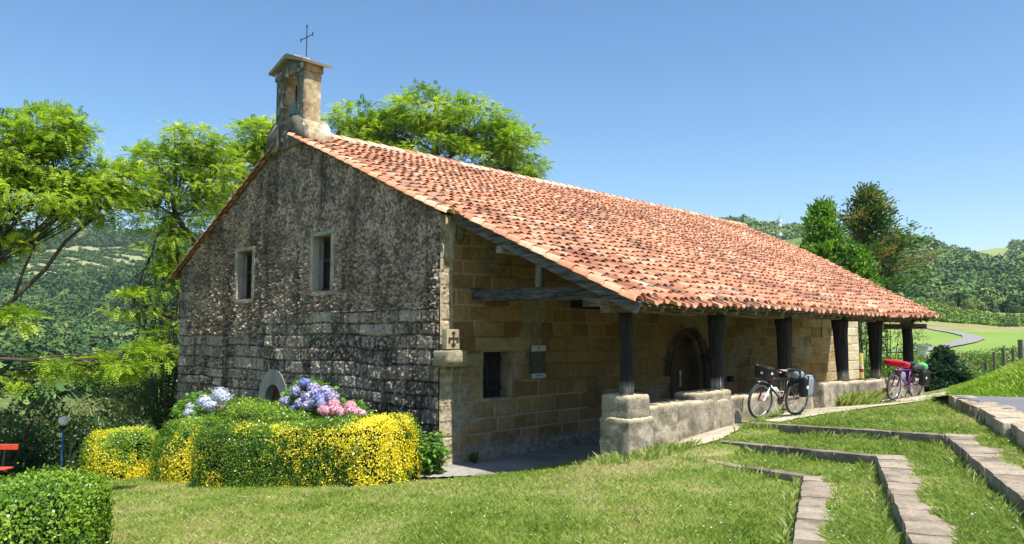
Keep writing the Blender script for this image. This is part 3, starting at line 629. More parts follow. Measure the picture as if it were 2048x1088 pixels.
# --- roof tiles
def tiles(name, xs, y_lo, y_hi, down, edge, seed, wcol=.108, expo=.31):
    """canal tiles: convex covers and channels between them. down=-1 falls to -Y, +1 falls to +Y"""
    r0 = np.random.default_rng(seed); Vs, Fs, Cs, off = [], [], [], 0; seg = 7; slope = SL if down < 0 else .482; cs = 1 / math.hypot(1, slope)
    L = abs(y_hi - y_lo) / cs; nrow = int(L / expo) + 1
    for ci, x0 in enumerate(xs):
        ph = r0.uniform(-.06, .06)
        for kind in (0, 1):                 # 0 channel, 1 cover
            xc = x0 + (wcol if kind == 0 else 0)
            for k in range(nrow):
                s0 = (k - .02) * expo + ph + r0.uniform(-.03, .03) + (0 if kind else -.05) + (0 if k else (.05 if kind else -.09)); s1 = s0 + expo * 1.27
                ya, yb = y_lo - down * s0 * cs, y_lo - down * s1 * cs
                if down < 0 and yb > y_hi + .08 or down > 0 and yb < y_hi - .08: 
                    s1 = abs(y_hi - y_lo) / cs; yb = y_hi
                if abs(ya - y_hi) < .02 or (down < 0 and ya > y_hi) or (down > 0 and ya < y_hi): continue
                if xc > edge(ya) + r0.uniform(-.05, .05): continue
                jx = r0.uniform(-.012, .012); tw = r0.uniform(-.014, .014); jz = r0.uniform(-.006, .010); r_lo, r_hi = (.085, .070) if kind else (.074, .085)
                a = np.linspace(-math.pi / 2, math.pi / 2, seg + 1) * .93
                rows = []
                for (yq, rr_, xo, lift) in ((ya, r_lo, jx, .042 + jz), (yb, r_hi, jx + tw, .0)):
                    for th in (0, .013):
                        q = rr_ + (th if kind else -th * 0) 
                        if kind: px_ = xc + xo + q * np.sin(a); pz_ = (q * np.cos(a)) * .92 + .035 + lift
                        else: px_ = xc + xo + q * np.sin(a); pz_ = .085 - q * np.cos(a) * .85 + lift * .6 + th
                        rows.append(np.stack([px_, np.full(seg + 1, yq), pz_], -1))
                V = np.concatenate(rows); zb = roofz(V[:, 0], np.clip(V[:, 1], 6.2, 25)); V[:, 2] += zb
                m_ = seg + 1; F = []
                inner, outer = (0, 1) if kind else (0, 1)
                for i in range(seg):
                    F.append((m_ + i, m_ + i + 1, 3 * m_ + i + 1, 3 * m_ + i)); F.append((i, 2 * m_ + i, 2 * m_ + i + 1, i + 1)); F.append((i, i + 1, m_ + i + 1, m_ + i))
                F = np.array(F)
                t_ = r0.random(); base = ramp(np.array([t_]), [(0, (.35, .145, .08)), (.3, (.44, .195, .11)), (.7, (.50, .245, .145)), (.94, (.54, .305, .2)), (1, (.57, .37, .26))])[0]
                if r0.random() < .04: base = np.array((.27, .17, .13)) * r0.uniform(.7, 1.2)
                if r0.random() < .012: base = np.array((.56, .45, .33)) * r0.uniform(.8, 1.1)
                Vs.append(V); Cs.append(np.broadcast_to(base, (len(V), 3))); Fs.append(F + off); off += len(V)
                if kind and (r0.random() < .16 or k == 0 and r0.random() < .25):        # mortar plug in the open lower end
                    ce = np.array([[xc + jx, ya - down * .02, zb[0] + .02]]); e = rows[0].copy(); e[:, 2] += zb[:m_]; e[:, 1] -= down * .02
                    VV = np.concatenate([ce, e]); FF = np.array([(0, i, i + 1, i + 1) for i in range(1, m_)])
                    FF = np.array([(0, i, i + 1, i + 2) for i in range(1, m_ - 1, 2)]) if m_ % 2 else np.array([(0, i, i + 1, min(i + 2, m_)) for i in range(1, m_ - 1, 2)])
                    Vs.append(VV); Cs.append(np.broadcast_to(np.array((.45, .37, .26)), (len(VV), 3))); Fs.append(FF + off); off += len(VV)
    V = np.concatenate(Vs); C = np.concatenate(Cs)
    st = fbm(np.c_[V[:, 0] * 1.7, V[:, 1] * .8, V[:, 2] * 0], 5, seed + 1, .62); C = lerp(C, C * np.array((.46, .4, .42)), (sstep(.52, .66, st) * .7)[:, None])
    li = fbm(V * 9, 3, seed + 2); C = lerp(C, (.6, .53, .4), (sstep(.68, .76, li) * .3)[:, None])
    o = obj(name, V, np.concatenate(Fs), M_TILE, roof, C, True); return o
roof = thing('roof', 'salmon clay barrel tile roof', None, (20, 15, 4)); roof.parent = chapel; roof.location = Vector(roof.location) - Vector(chapel.location)
xsA = np.arange(9.50, 33.2, .216)
def edgeA(y): return edge_x(y)
# front slope: full columns over the nave; over the porch they start at the porch verge
xs_n = [9.50]; xs_p = [x for x in xsA if x > 9.8]
tiles('roof_tiles', xs_p, 6.92, YR - .02, -1, edgeA, 71)
tiles('roof_tiles', [9.52], 11.0, YR - .02, -1, edgeA, 72)
tiles('roof_tiles', list(np.arange(9.50, 32.9, .216)), 24.35, YR + .02, 1, edgeA, 73)
# verge: a row of covers set on edge along both verges, slightly proud
def verge(x, ya, yb, seed, dz=-.055, r_=.10):
    r0 = np.random.default_rng(seed); mb = MB(); cs = 1 / math.hypot(1, SL) if yb <= YR else 1 / math.hypot(1, .482)
    n = int(abs(yb - ya) / cs / .335); a = np.linspace(-1.45, 1.45, 9)
    for k in range(n + 1):
        y0 = ya + (yb - ya) * k / n; y1_ = ya + (yb - ya) * min(1, (k + 1.22) / n); rows = []
        jx = r0.uniform(-.01, .01)
        for (yq, q, lf_) in ((y0, r_, .028), (y1_, r_ * .85, 0)):
            for th in (0, .013): rows.append(np.stack([x + jx + (q + th) * np.sin(a), np.full(9, yq), (q + th) * np.cos(a) + lf_ + dz + roofz(np.full(9, x), np.full(9, yq))], -1))
        V = np.concatenate(rows); F = []
        for i in range(8): F += [(9 + i, 10 + i, 28 + i, 27 + i), (i, 18 + i, 19 + i, i + 1), (i, i + 1, 10 + i, 9 + i)]
        t_ = r0.random(); mb.add(V, F, ramp(np.array([t_]), [(0, (.5, .2, .11)), (.5, (.62, .3, .18)), (1, (.7, .43, .28))])[0])
    return mb
mb = verge(9.765, 6.9, 11.3, 81, .0)
mb2 = verge(9.40, 10.98, YR - .3, 82, -.01); mb3 = verge(9.42, 24.38, YR + .3, 83, -.05)
mb.build('verge_tiles', M_TILE, roof, True); mb2.build('verge_tiles', M_TILE, roof, True); mb3.build('verge_tiles', M_TILE, roof, True)
# ridge tiles in mortar
r0 = np.random.default_rng(9); mb = MB(); mo = MB(); a = np.linspace(-1.5, 1.5, 9); x = 9.75
while x < 32.9:
    l = .42; rows = []
    for (xq, q, lf_) in ((x, .125, .02), (x + l * 1.1, .105, 0)):
        for th in (0, .014): rows.append(np.stack([np.full(9, xq), YR + (q + th) * np.sin(a), (q + th) * np.cos(a) + lf_ + .06 + roofz(np.full(9, xq), np.full(9, YR - .001))], -1))
    V = np.concatenate(rows); F = []
    for i in range(8): F += [(9 + i, 10 + i, 28 + i, 27 + i), (i, 18 + i, 19 + i, i + 1), (i, i + 1, 10 + i, 9 + i)]
    mb.add(V, F, ramp(np.array([r0.random()]), [(0, (.46, .2, .12)), (.5, (.6, .34, .22)), (1, (.68, .5, .36))])[0]); x += l
mb.build('ridge_tiles', M_TILE, roof, True)
xs = np.arange(9.7, 33, .12); V = []; 
for xq in xs:
    for yq, zq in ((YR - .24, -.0), (YR - .2, .10), (YR, .15), (YR + .2, .10), (YR + .24, 0)): V.append((xq, yq, zq + float(roofz(np.array([xq]), np.array([YR - .001]))[0]) - .03 + random.uniform(-.012, .012)))
obj('ridge_mortar', V, grid_faces(len(xs), 5)[:, ::-1], M_ROUGH, roof, (.42, .34, .24), True)
# boarding under the tiles
def deck(ya, yb, nm, x0):
    ys = np.linspace(ya, yb, 40); V = []; n = 60
    for q in ys:
        xe = float(edge_x(q)) - .08; xs_ = np.linspace(x0 if q > 11.35 or q > 11.35 else max(x0, 9.82), xe, n)
        for xq in xs_: V.append((xq, q, float(roofz(np.array([xq]), np.array([q]))[0]) - .015))
    V = np.array(V); n0 = len(V); V2 = V.copy(); V2[:, 2] -= .04; F = grid_faces(len(ys), n); Fa = np.concatenate([F[:, ::-1], F + n0]); 
    ed = []
    m_ = len(ys)
    for i in range(m_ - 1):
        for e in (0, n - 1): ed.append((i * n + e, (i + 1) * n + e, (i + 1) * n + e + n0, i * n + e + n0))
    for j in range(n - 1):
        for e in (0, (m_ - 1) * n): ed.append((e + j, e + j + 1, e + j + 1 + n0, e + j + n0))
    return obj(nm, np.concatenate([V, V2]), np.concatenate([Fa, np.array(ed)]), M_TIMB, roof, (.075, .06, .045))
deck(6.98, YR - .02, 'roof_boarding', 9.46); deck(YR + .02, 24.2, 'roof_boarding', 9.46)
# --- bellcote
bc = thing('bellcote', 'lichened stone bellcote astride the gable', None, (9.9, 17.2, 6.3)); bc.parent = chapel; bc.location = Vector(bc.location) - Vector(chapel.location)
XB0, XB1 = 9.38, 9.88; yb0, yb1 = 16.50, 17.86; yo0, yo1 = 16.83, 17.50; zb, zs, zt = 6.78, 7.95, 8.20
def bc_col(V, front_shade=.5, seed=0):
    a = fbm(V * 3.5 + seed, 4, 90 + seed); b_ = fbm(V * 14, 3, 91 + seed); c = ramp(a * .5 + b_ * .5, [(.3, (.2, .14, .08)), (.5, (.42, .32, .19)), (.7, (.55, .44, .28))])
    d = ramp(b_, [(.2, (.045, .045, .038)), (.6, (.15, .145, .12)), (.9, (.42, .4, .34))])
    k = np.clip(sstep(XB0 + .10, XB0, V[:, 0]) * front_shade * 1.9 + sstep(.55, .68, a) * .6, 0, .93); c = lerp(c, d, k[:, None])  # shade of the front face painted dark, along with lichen patches
    w_ = sstep(.64, .70, fbm(V * 7, 3, 95 + seed)); return lerp(c, (.62, .6, .52), (w_ * .75)[:, None])
def bcp(y0, y1_, z0, z1_, x0=XB0, x1_=XB1, seed=0, amp=.008): return rock(((x0 + x1_) / 2, (y0 + y1_) / 2, (z0 + z1_) / 2), (x1_ - x0, y1_ - y0, z1_ - z0), 0, .045, amp, .02, seed, 8)
mb = MB()
for q in ((yb0, yo0, 6.5, 8.12, 1), (yo1, yb1, 6.5, 8.12, 2)):
    V, F = bcp(*q[:4], seed=q[4]); mb.add(V, F, bc_col(V, seed=q[4]))
V, F = bcp(yo0 - .02, yo1 + .02, 6.3, zb, XB0 + .02, XB1 - .02, 3); mb.add(V, F, bc_col(V, seed=3))
# arch head
pts = [(yo0, 7.92)] + [(17.165 - .335 * math.cos(t), 7.92 + .22 * math.sin(t)) for t in np.linspace(0.15, math.pi - .15, 12)] + [(yo1, 7.92)]
n = len(pts); V = []; 
for xq in (XB0, XB1):
    for (a_, b_) in pts: V.append((xq, a_, b_))
    for (a_, b_) in pts: V.append((xq, a_, 8.36))
F = []
for i in range(n - 1): F += [(i, i + 1, n + i + 1, n + i), (2 * n + i, 3 * n + i, 3 * n + i + 1, 2 * n + i + 1), (i, 2 * n + i, 2 * n + i + 1, i + 1)]
V = np.array(V); mb.add(V, F, bc_col(V, .5, 4))
mb.build('shaft', M_GABLE, bc, True)
# frieze and cap
mb = MB(); V, F = rock((9.63, 17.18, 8.25), (.56, 1.44, .26), 0, .045, .006, .015, 5); V[:, 2] += 0; mb.add(V, F, bc_col(V, .5, 5))
V, F = prism([(16.44, 8.37), (17.92, 8.37), (17.3, 8.56), (17.1, 8.56)], 9.36, 9.9, 'X'); mb.add(V, F, bc_col(V, .5, 6)); mb.build('frieze', M_GABLE, bc)
mb = MB(); yc_ = 17.2
pr = [(16.30, 8.32), (16.32, 8.27), (17.2, 8.56), (18.02, 8.31), (18.06, 8.37), (17.24, 8.66), (17.12, 8.66)]
V, F = prism(pr, 9.24, 10.06, 'X'); bmv = V; mb.add(V, F, bc_col(V, .4, 7)); mb.build('cap', M_GABLE, bc)
V, F = rock((9.65, 17.18, 8.66), (.5, .16, .07), 0, .04, .008, .02, 8); obj('cap_stone', V, F, M_GABLE, bc, bc_col(V, .4, 8), True)
# scrolled shoulders
for sg, yi in ((-1, yo0 + .14), (1, yo1 - .14)):
    yi = 16.98 if sg < 0 else 17.58; yo_ = yi + sg * .66; pr = [(yi, 6.27)] + [(yi, 7.02), (yi + sg * .12, 7.04)]
    for t in np.linspace(0, math.pi / 2, 9)[1:]: pr.append((yi + sg * (.16 + .5 * math.sin(t)), 6.42 + .6 * math.cos(t) if True else 0))
    pr += [(yo_ - sg * .02, 6.33), (yo_ - sg * .1, 6.27)]
    pq = []
    for a_, b_ in zip(pr, pr[1:] + pr[:1]):
        m_ = max(1, int(math.hypot(b_[0] - a_[0], b_[1] - a_[1]) / .03))
        pq += [(a_[0] + (b_[0] - a_[0]) * k / m_, a_[1] + (b_[1] - a_[1]) * k / m_) for k in range(m_)]
    pr = pq; xs = np.linspace(9.33, 10.08, 26); n = len(pr); V = np.array([(xq, u, v) for xq in xs for (u, v) in pr])
    V = V + (fbm(V * 9, 4, 97)[:, None] - .5) * np.array((.06, .06, .07))
    F = [(i * n + j, i * n + (j + 1) % n, (i + 1) * n + (j + 1) % n, (i + 1) * n + j) for i in range(25) for j in range(n)]; F += [tuple(range(n))[::-1], tuple(25 * n + j for j in range(n))]
    if sg > 0: F = [g[::-1] for g in F]
    c = bc_col(V, .6, 10 + sg); wht = sstep(.42, .56, fbm(V * 3, 3, 98)) * sstep(6.4, 6.7, V[:, 2]) ; c = lerp(c, (.62, .58, .5), (wht * (.75 if sg < 0 else .25) * sstep(9.36, 9.5, V[:, 0]))[:, None])
    o = obj('scrolled_shoulder', V, F, M_GABLE, bc, c, True)
# bell: green bronze with its yoke
M_BRONZE = mplain('green_bronze', (.12, .27, .25), .55, .4, .5, .4, 30, .3)
M_IRON = mplain('black_iron', (.02, .018, .018), .6, .5)
prof = [(.0, .36), (.06, .36), (.075, .34), (.09, .30), (.10, .2), (.115, .12), (.15, .05), (.185, .0), (.175, -.01), (.15, .03), (.10, .1), (.08, .25), (0, .3)]
V, F = lathe(prof, (9.62, 17.27, 7.17), 24); b_o = obj('bell', V, F, M_BRONZE, bc, None, True)
V, F = tube([(9.62, 17.27, 7.5), (9.62, 17.27, 7.95)], .025, 8); obj('bell_yoke', V, F, M_IRON, bc)
V, F = lathe([(0, -.05), (.04, -.03), (.045, 0), (.02, .05), (.012, .2)], (9.62, 17.27, 7.14), 10); obj('clapper', V, F, M_IRON, bc)
mb = MB()
cx_, cy_, z0 = 9.62, 16.82, 8.6
V, F = tube([(cx_, cy_, z0), (cx_, cy_, 9.42)], .011, 6); mb.add(V, F)
V, F = tube([(cx_, cy_ - .29, 9.10), (cx_, cy_ + .29, 9.10)], .011, 6); mb.add(V, F)
for yq in (-.29, .29): V, F = tube([(cx_, cy_ + yq, 9.05), (cx_, cy_ + yq, 9.15)], [.012, .012], 6); mb.add(V, F)
V, F = tube([(cx_, cy_ - .04, 9.39), (cx_, cy_ + .04, 9.39)], .011, 6); mb.add(V, F)
mb.build('iron_cross', M_IRON, bc)

# --- porch timberwork
YP = 7.72
def post(x, w0, w1, z0, z1_, seed, lean=0, cap=False):
    n = 12; V = []; rr_ = np.random.default_rng(seed)
    for i in range(n):
        t = i / (n - 1); ww = np.interp(t, [0, .1, .55, 1], [w0 * 1.02, w0, (w0 + w1) / 2 * .98, w1]); d = ww * .78
        ox = lean * (t - .5) + (noise([[t * 3, seed, 0]], 7)[0] - .5) * .05
        for a in range(12):
            an = a / 12 * 2 * math.pi + .26; k = 1 / max(abs(math.cos(an)), abs(math.sin(an))); k = min(k, 1.28)
            q = k * (.5 + (noise([[a * 1.7, t * 4, seed]], 8)[0] - .5) * .09)
            V.append((x + ox + math.cos(an) * ww * q, YP + math.sin(an) * d * q, z0 + (z1_ - z0) * t))
    F = [(i * 12 + a, i * 12 + (a + 1) % 12, (i + 1) * 12 + (a + 1) % 12, (i + 1) * 12 + a) for i in range(n - 1) for a in range(12)] + [tuple(range(12))[::-1], tuple((n - 1) * 12 + a for a in range(12))]
    V = np.array(V); c = np.broadcast_to(np.array(TIMB), V.shape).copy(); c[V[:, 2] < z0 + .16] = (.2, .185, .16)  # sunlit foot of the post painted in as a paler band
    return obj('post', V, F, M_TIMB, chapel, c, True)
post(10.52, .21, .20, .60, 1.98, 1); post(13.50, .23, .31, .53, 2.0, 2, .0); post(16.45, .27, .37, .40, 2.0, 3, -.02); post(19.62, .27, .42, .47, 2.0, 4, -.06); post(21.98, .27, .42, .43, 2.0, 5, .1); post(24.62, .31, .31, .30, 1.80, 6)
def timber(name, *a, col=TIMB, **k):
    V, F = beam(*a, **k); d = np.abs(np.array(a[1]) - np.array(a[0])); return obj(name, V, F, (M_TIMBX, M_TIMBY, M_TIMB)[int(d.argmax())], chapel, col)
timber('wall_plate', (9.95, YP, 2.09), (25.0, YP, 2.07), .19, .20, nseg=30, wob=.05, col=(.13, .10, .065))
timber('barge_board', (9.79, 11.42, 3.97), (9.79, 6.93, 2.02), .05, .20, nseg=8, wob=.012, col=(.085, .08, .078))
timber('fascia_board', (9.85, 7.04, 2.125), (24.9, 7.04, 2.125), .035, .05, nseg=30, wob=.03, col=(.26, .24, .2))
for k, x in enumerate(np.arange(10.2, 25, .62)):
    q = x + random.uniform(-.12, .12); timber('rafter', (q, 11.3, 4.03 - .10), (q + random.uniform(-.05, .05), 7.08 + random.uniform(-.02, .06), 2.04), .09, .12, nseg=3, wob=.02, seed=k, col=(.15, .13, .1))
# tie beams from wall to posts; the near one is thick and weathered
timber('tie_beam', (10.42, 11.42, 2.43), (10.48, 7.45, 2.30), .22, .24, nseg=10, wob=.07, seed=3, col=(.06, .058, .056))
timber('king_strut', (10.40, 9.57, 2.50), (10.40, 9.57, 3.1), .14, .13, nseg=2, up=(1, 0, 0), col=(.12, .12, .12))
timber('bracket', (10.44, 8.5, 2.2), (10.46, 7.3, 2.12), .2, .16, nseg=4, wob=.05, col=(.12, .10, .075))
timber('purlin_end', (9.86, 10.1, 3.2), (10.9, 10.1, 3.2), .16, .14, nseg=2, col=(.2, .19, .17))
for k, x in enumerate((13.5, 16.45, 19.62, 21.98)):
    timber('tie_beam', (x + (1.0 if k == 1 else 0), 11.42, 2.32), (x, 7.6, 2.12), .18, .2, nseg=6, wob=.05, seed=20 + k)
timber('capital_beam', (24.62, 7.2, 1.87), (24.62, 8.35, 1.87), .2, .15, nseg=2, col=(.12, .1, .075))
timber('capital_beam', (24.35, 7.72, 1.96), (25.0, 7.72, 1.96), .2, .1, nseg=2, col=(.12, .1, .075))
timber('end_plate', (24.62, 7.5, 2.09), (28.2, 11.2, 3.3), .16, .18, nseg=4)
# corner corbel stone and carved cross block
V, F = rock((9.66, 11.22, 1.16), (.56, .44, .31), 0, .05, .02, .05, 31); k = V[:, 2] < 1.1; V[k, 1] += (1.1 - V[k, 2]) * .7
obj('corbel_stone', V, F, M_ROUGH, chapel, stone_col(V, 31, (.12, .10, .065), (.36, .31, .22)), True)
mb = MB(); V, F = rock((9.60, 11.16, 1.53), (.34, .14, .38), 0, .04, .003, .01, 32); cbz = thing('cross_block', 'small square stone carved with a cross', None, (9.6, 11.1, 1.34)); cbz.parent = chapel; cbz.location = Vector(cbz.location) - Vector(chapel.location)
obj('block', V, F, M_STONE, cbz, stone_col(V, 33, (.3, .25, .15), (.5, .43, .28)), True)
mb = MB(); yq = 11.083
for (u, v, a_, b_) in ((0, .0, .035, .30), (0, .02, .24, .035), (0, -.10, .10, .05), (-.10, -.02, .05, .08), (.10, -.02, .05, .08), (0, .12, .08, .04)):
    V, F = box((9.60 + u, yq, 1.53 + v), (a_, .014, b_), 0, .003); mb.add(V, F, (.07, .055, .035))
mb.build('carved_cross', M_STONE, cbz)
V, F = lathe([(0, .02), (.04, .018), (.075, .012), (.1, 0)], (9.90, 0, 0), 14, 'Y'); V = V * (1, -1, 1) + (0, 11.36, 1.56); obj('carved_shell', V, F, M_STONE, chapel, (.16, .15, .11))
# stone benches between the posts
def bench(name, label, parts, loc):
    t = thing(name, label, 'stone bench', loc, 0, 'stone bench walls of the porch')
    for k, (c, s_, sd) in enumerate(parts):
        V, F = rock(c, s_, 0, .035, .020, .04, sd, 8)
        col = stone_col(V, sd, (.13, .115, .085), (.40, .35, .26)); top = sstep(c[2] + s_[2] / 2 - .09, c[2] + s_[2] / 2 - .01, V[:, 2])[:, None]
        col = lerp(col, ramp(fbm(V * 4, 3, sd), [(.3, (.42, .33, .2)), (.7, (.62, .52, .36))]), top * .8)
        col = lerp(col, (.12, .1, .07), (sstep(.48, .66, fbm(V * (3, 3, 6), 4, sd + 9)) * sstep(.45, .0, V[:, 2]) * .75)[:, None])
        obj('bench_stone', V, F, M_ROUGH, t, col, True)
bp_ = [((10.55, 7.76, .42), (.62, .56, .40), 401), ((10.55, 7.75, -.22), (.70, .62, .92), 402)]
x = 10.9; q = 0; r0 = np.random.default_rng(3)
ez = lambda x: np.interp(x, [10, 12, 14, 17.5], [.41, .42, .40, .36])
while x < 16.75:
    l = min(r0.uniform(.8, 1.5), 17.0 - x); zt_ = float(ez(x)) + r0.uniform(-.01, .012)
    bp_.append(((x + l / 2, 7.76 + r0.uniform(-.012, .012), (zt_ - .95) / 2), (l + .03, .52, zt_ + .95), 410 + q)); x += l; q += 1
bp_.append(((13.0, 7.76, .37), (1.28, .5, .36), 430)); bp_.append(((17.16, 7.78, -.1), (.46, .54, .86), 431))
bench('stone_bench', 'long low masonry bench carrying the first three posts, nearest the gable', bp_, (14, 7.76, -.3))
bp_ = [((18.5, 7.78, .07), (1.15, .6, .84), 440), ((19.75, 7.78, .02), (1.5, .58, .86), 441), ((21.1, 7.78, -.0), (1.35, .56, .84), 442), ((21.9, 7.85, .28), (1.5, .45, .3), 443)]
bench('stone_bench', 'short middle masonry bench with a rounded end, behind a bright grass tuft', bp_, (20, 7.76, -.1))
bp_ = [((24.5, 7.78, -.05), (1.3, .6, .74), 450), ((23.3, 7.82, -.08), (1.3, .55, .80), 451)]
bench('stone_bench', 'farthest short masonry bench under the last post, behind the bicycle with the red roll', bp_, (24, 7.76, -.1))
print('CHAPEL DONE')

# ------------------------------------------------------------------ foliage helpers
def rnd_unit(n, r_=rng):
    v = r_.normal(size=(n, 3)); return v / np.linalg.norm(v, axis=1, keepdims=True)
def norm(v): return v / np.maximum(np.linalg.norm(v, axis=-1, keepdims=True), 1e-9)
def leaf_quads(C, D, Nn, L, W, fold=.0):
    """rhombic leaves: C base, D direction, Nn normal; L,W arrays -> V,(n,4)"""
    n = len(C); L = np.broadcast_to(L, n)[:, None]; W = np.broadcast_to(W, n)[:, None]
    D = norm(D); Sd = norm(np.cross(D, Nn)); Up = np.cross(Sd, D)
    V = np.stack([C, C + D * L * .45 + Sd * W / 2 + Up * fold * L, C + D * L, C + D * L * .45 - Sd * W / 2 + Up * fold * L], 1).reshape(-1, 3)
    return V, np.arange(4 * n).reshape(n, 4)
def rep4(c): return np.repeat(c, 4, 0)
def compound(C, D, L, npair, lw, droop=.25, r_=rng):
    """pinnate leaves: rachis from C along D with leaflet pairs"""
    n = len(C); D = norm(D); up = np.tile((0, 0, 1.), (n, 1)) + r_.normal(size=(n, 3)) * .25
    Sd = norm(np.cross(D, up)); Nn = np.cross(Sd, D); Vs, k0 = [], 0
    L = np.broadcast_to(L, n)[:, None]; allV = []
    for k in range(npair):
        t = (k + 1) / npair; base = C + D * L * t - np.array((0, 0, 1)) * droop * L * t * t
        for sg in (-1, 1):
            d = norm(Sd * sg + D * .45 - np.array((0, 0, .35)) + r_.normal(size=(n, 3)) * .12)
            V, _ = leaf_quads(base, d, Nn, L[:, 0] * .38 * (1 - .35 * t), L[:, 0] * .38 * lw * (1 - .35 * t)); allV.append(V.reshape(n, 4, 3))
    V = np.stack(allV, 1).reshape(-1, 3); return V, np.arange(len(V)).reshape(-1, 4), 2 * npair
def limb(a, b, r0_, r1_, n=6, sag=.12, seed=0):
    a = np.array(a, float); b = np.array(b, float); L = np.linalg.norm(b - a); rr_ = np.random.default_rng(seed); pts = []
    off = rr_.normal(size=3) * L * .06
    for i in range(n):
        t = i / (n - 1); p = a + (b - a) * t + off * math.sin(t * math.pi) + np.array((0, 0, 1)) * math.sin(t * math.pi) * L * sag + rr_.normal(size=3) * L * .012 * (0 < i < n - 1)
        pts.append(p)
    return pts, list(np.linspace(r0_, r1_, n))
LEAF_G = [(0, (.10, .20, .015)), (.35, (.24, .37, .02)), (.7, (.36, .49, .04)), (1, (.50, .60, .08))]
def locust(label, base, fork, lobes, nleaf, tr=.16, leafL=.30, seed=0, group='bright green locust trees behind the chapel', puff=1., ramp_=LEAF_G, extra=()):
    """broadleaf tree with feathery leaves; lobes: (centre, radii, clusters)"""
    r_ = np.random.default_rng(seed); t = thing('locust_tree', label, 'tree', tuple(base), 0, group)
    mb = MB(); pts, rd = limb(base, fork, tr, tr * .7, 8, .0, seed); V, F = tube(pts, rd, 9); mb.add(V, F, (.09, .07, .05))
    lobes = [(c, rad, int(nc * 1.0)) for c, rad, nc in lobes]; nleaf = int(nleaf * 1.2)
    Cs, Ds, Ts = [], [], []
    for li, (c, rad, nc) in enumerate(lobes):
        c = np.array(c, float); rad = np.array(rad, float)
        st = np.array(fork) if np.linalg.norm(c - fork) > .5 else np.array(base)
        pl, rl = limb(st, c - np.array((0, 0, rad[2] * .35)), tr * .36, tr * .16, 7, .02, seed + li + 1); V, F = tube(pl, rl, 7); mb.add(V, F, (.085, .067, .05))
        for k in range(nc):
            u = r_.normal(size=3); u /= np.linalg.norm(u); q = c + u * rad * r_.uniform(.45, 1.0) ** .6
            j = pl[int(r_.integers(3, 7))]; p2, r2 = limb(j, q, tr * .12, .008, 5, .04, seed * 31 + k); V, F = tube(p2, r2, 5, False); mb.add(V, F, (.08, .064, .048))
            tone = r_.uniform(0, 1)
            m_ = max(4, int(nleaf / sum(l[2] for l in lobes)))
            w_ = r_.normal(size=(m_, 3)) * np.array((.33, .33, .12)) * puff * (.55 + .45 * min(rad)) ; w_[:, 2] -= (w_[:, 0] ** 2 + w_[:, 1] ** 2) * .18
            p = q + w_; Cs.append(p); d = w_ * np.array((1, 1, .4)) + u * .35 + r_.normal(size=(m_, 3)) * .3; Ds.append(d); Ts.append(np.full(m_, tone) + r_.normal(size=m_) * .16)
            for e in range(3): V, F = tube([q, q + w_[e] * 1.3], [.009, .004], 4, False); mb.add(V, F, (.08, .064, .048))
    for (a_, b_, ra, rb) in extra: p2, r2 = limb(a_, b_, ra, rb, 8, .05, seed + 99); V, F = tube(p2, r2, 7); mb.add(V, F, (.085, .067, .05))
    mb.build('trunk', M_BARK, t, True)
    C = np.concatenate(Cs); D = np.concatenate(Ds); T = np.concatenate(Ts)
    V, F, k = compound(C, D, leafL * r_.uniform(.7, 1.25, len(C)), 5, .55, .3, r_)
    col = ramp(T, ramp_); col = np.repeat(col, k * 4, 0); br = r_.random(len(col) // 4) < .02; col.reshape(-1, 4, 3)[br] = (.35, .22, .1)
    obj('crown', V, F, M_LEAF, t, col); return t
def at(px, py, D): return P(px, py, D=D)
def lobe(px, py, D, rpx, rpy, n, dz=.9):
    c = at(px, py, D); k = D / FPX; return (c, (rpx * k, rpx * k * .9, rpy * k), n)
def base_at(px, D):
    q = at(px, 700, D); return np.array((q[0], q[1], Hs(q[0], q[1]) - .1))
# tree behind the roof
D = 34
locust('wide bright green tree rising behind the tiled roof ridge, right of the bellcote', base_at(880, D), at(885, 330, D), [lobe(715, 245, D, 55, 34, 26), lobe(790, 262, D, 60, 34, 20), lobe(850, 225, D, 72, 44, 40), lobe(945, 250, D, 80, 48, 44), lobe(1020, 285, D, 52, 46, 26), lobe(900, 320, D, 120, 34, 30), lobe(1060, 330, D, 30, 30, 12), lobe(750, 300, D, 70, 30, 12)], 7000, .2, .34, 1)
D = 32
locust('bright green tree just left of the bellcote, its top touching the tower base', base_at(520, D), at(500, 420, D), [lobe(515, 268, D, 34, 30, 20), lobe(545, 285, D, 40, 35, 14), lobe(480, 330, D, 36, 34, 18), lobe(440, 380, D, 40, 40, 14)], 2200, .14, .32, 2)
D = 29
locust('tall airy green tree with a dark trunk close to the left corner of the chapel', base_at(352, D), at(350, 430, D), [lobe(385, 290, D, 50, 38, 30), lobe(330, 330, D, 58, 42, 30), lobe(430, 340, D, 46, 44, 24), lobe(270, 372, D, 52, 34, 20), lobe(365, 380, D, 60, 36, 22), lobe(300, 430, D, 52, 26, 14), lobe(400, 420, D, 44, 30, 12), lobe(265, 605, D, 42, 24, 10), lobe(320, 560, D, 28, 30, 9), lobe(310, 500, D, 30, 16, 5), lobe(335, 690, D, 34, 50, 16), lobe(338, 470, D, 34, 26, 12), lobe(348, 530, D, 24, 26, 8)], 5600, .12, .26, 3, puff=.85, extra=[(at(350, 430, D), at(352, 300, D), .1, .03), (at(352, 640, D), at(262, 610, D), .08, .03)])
D = 21
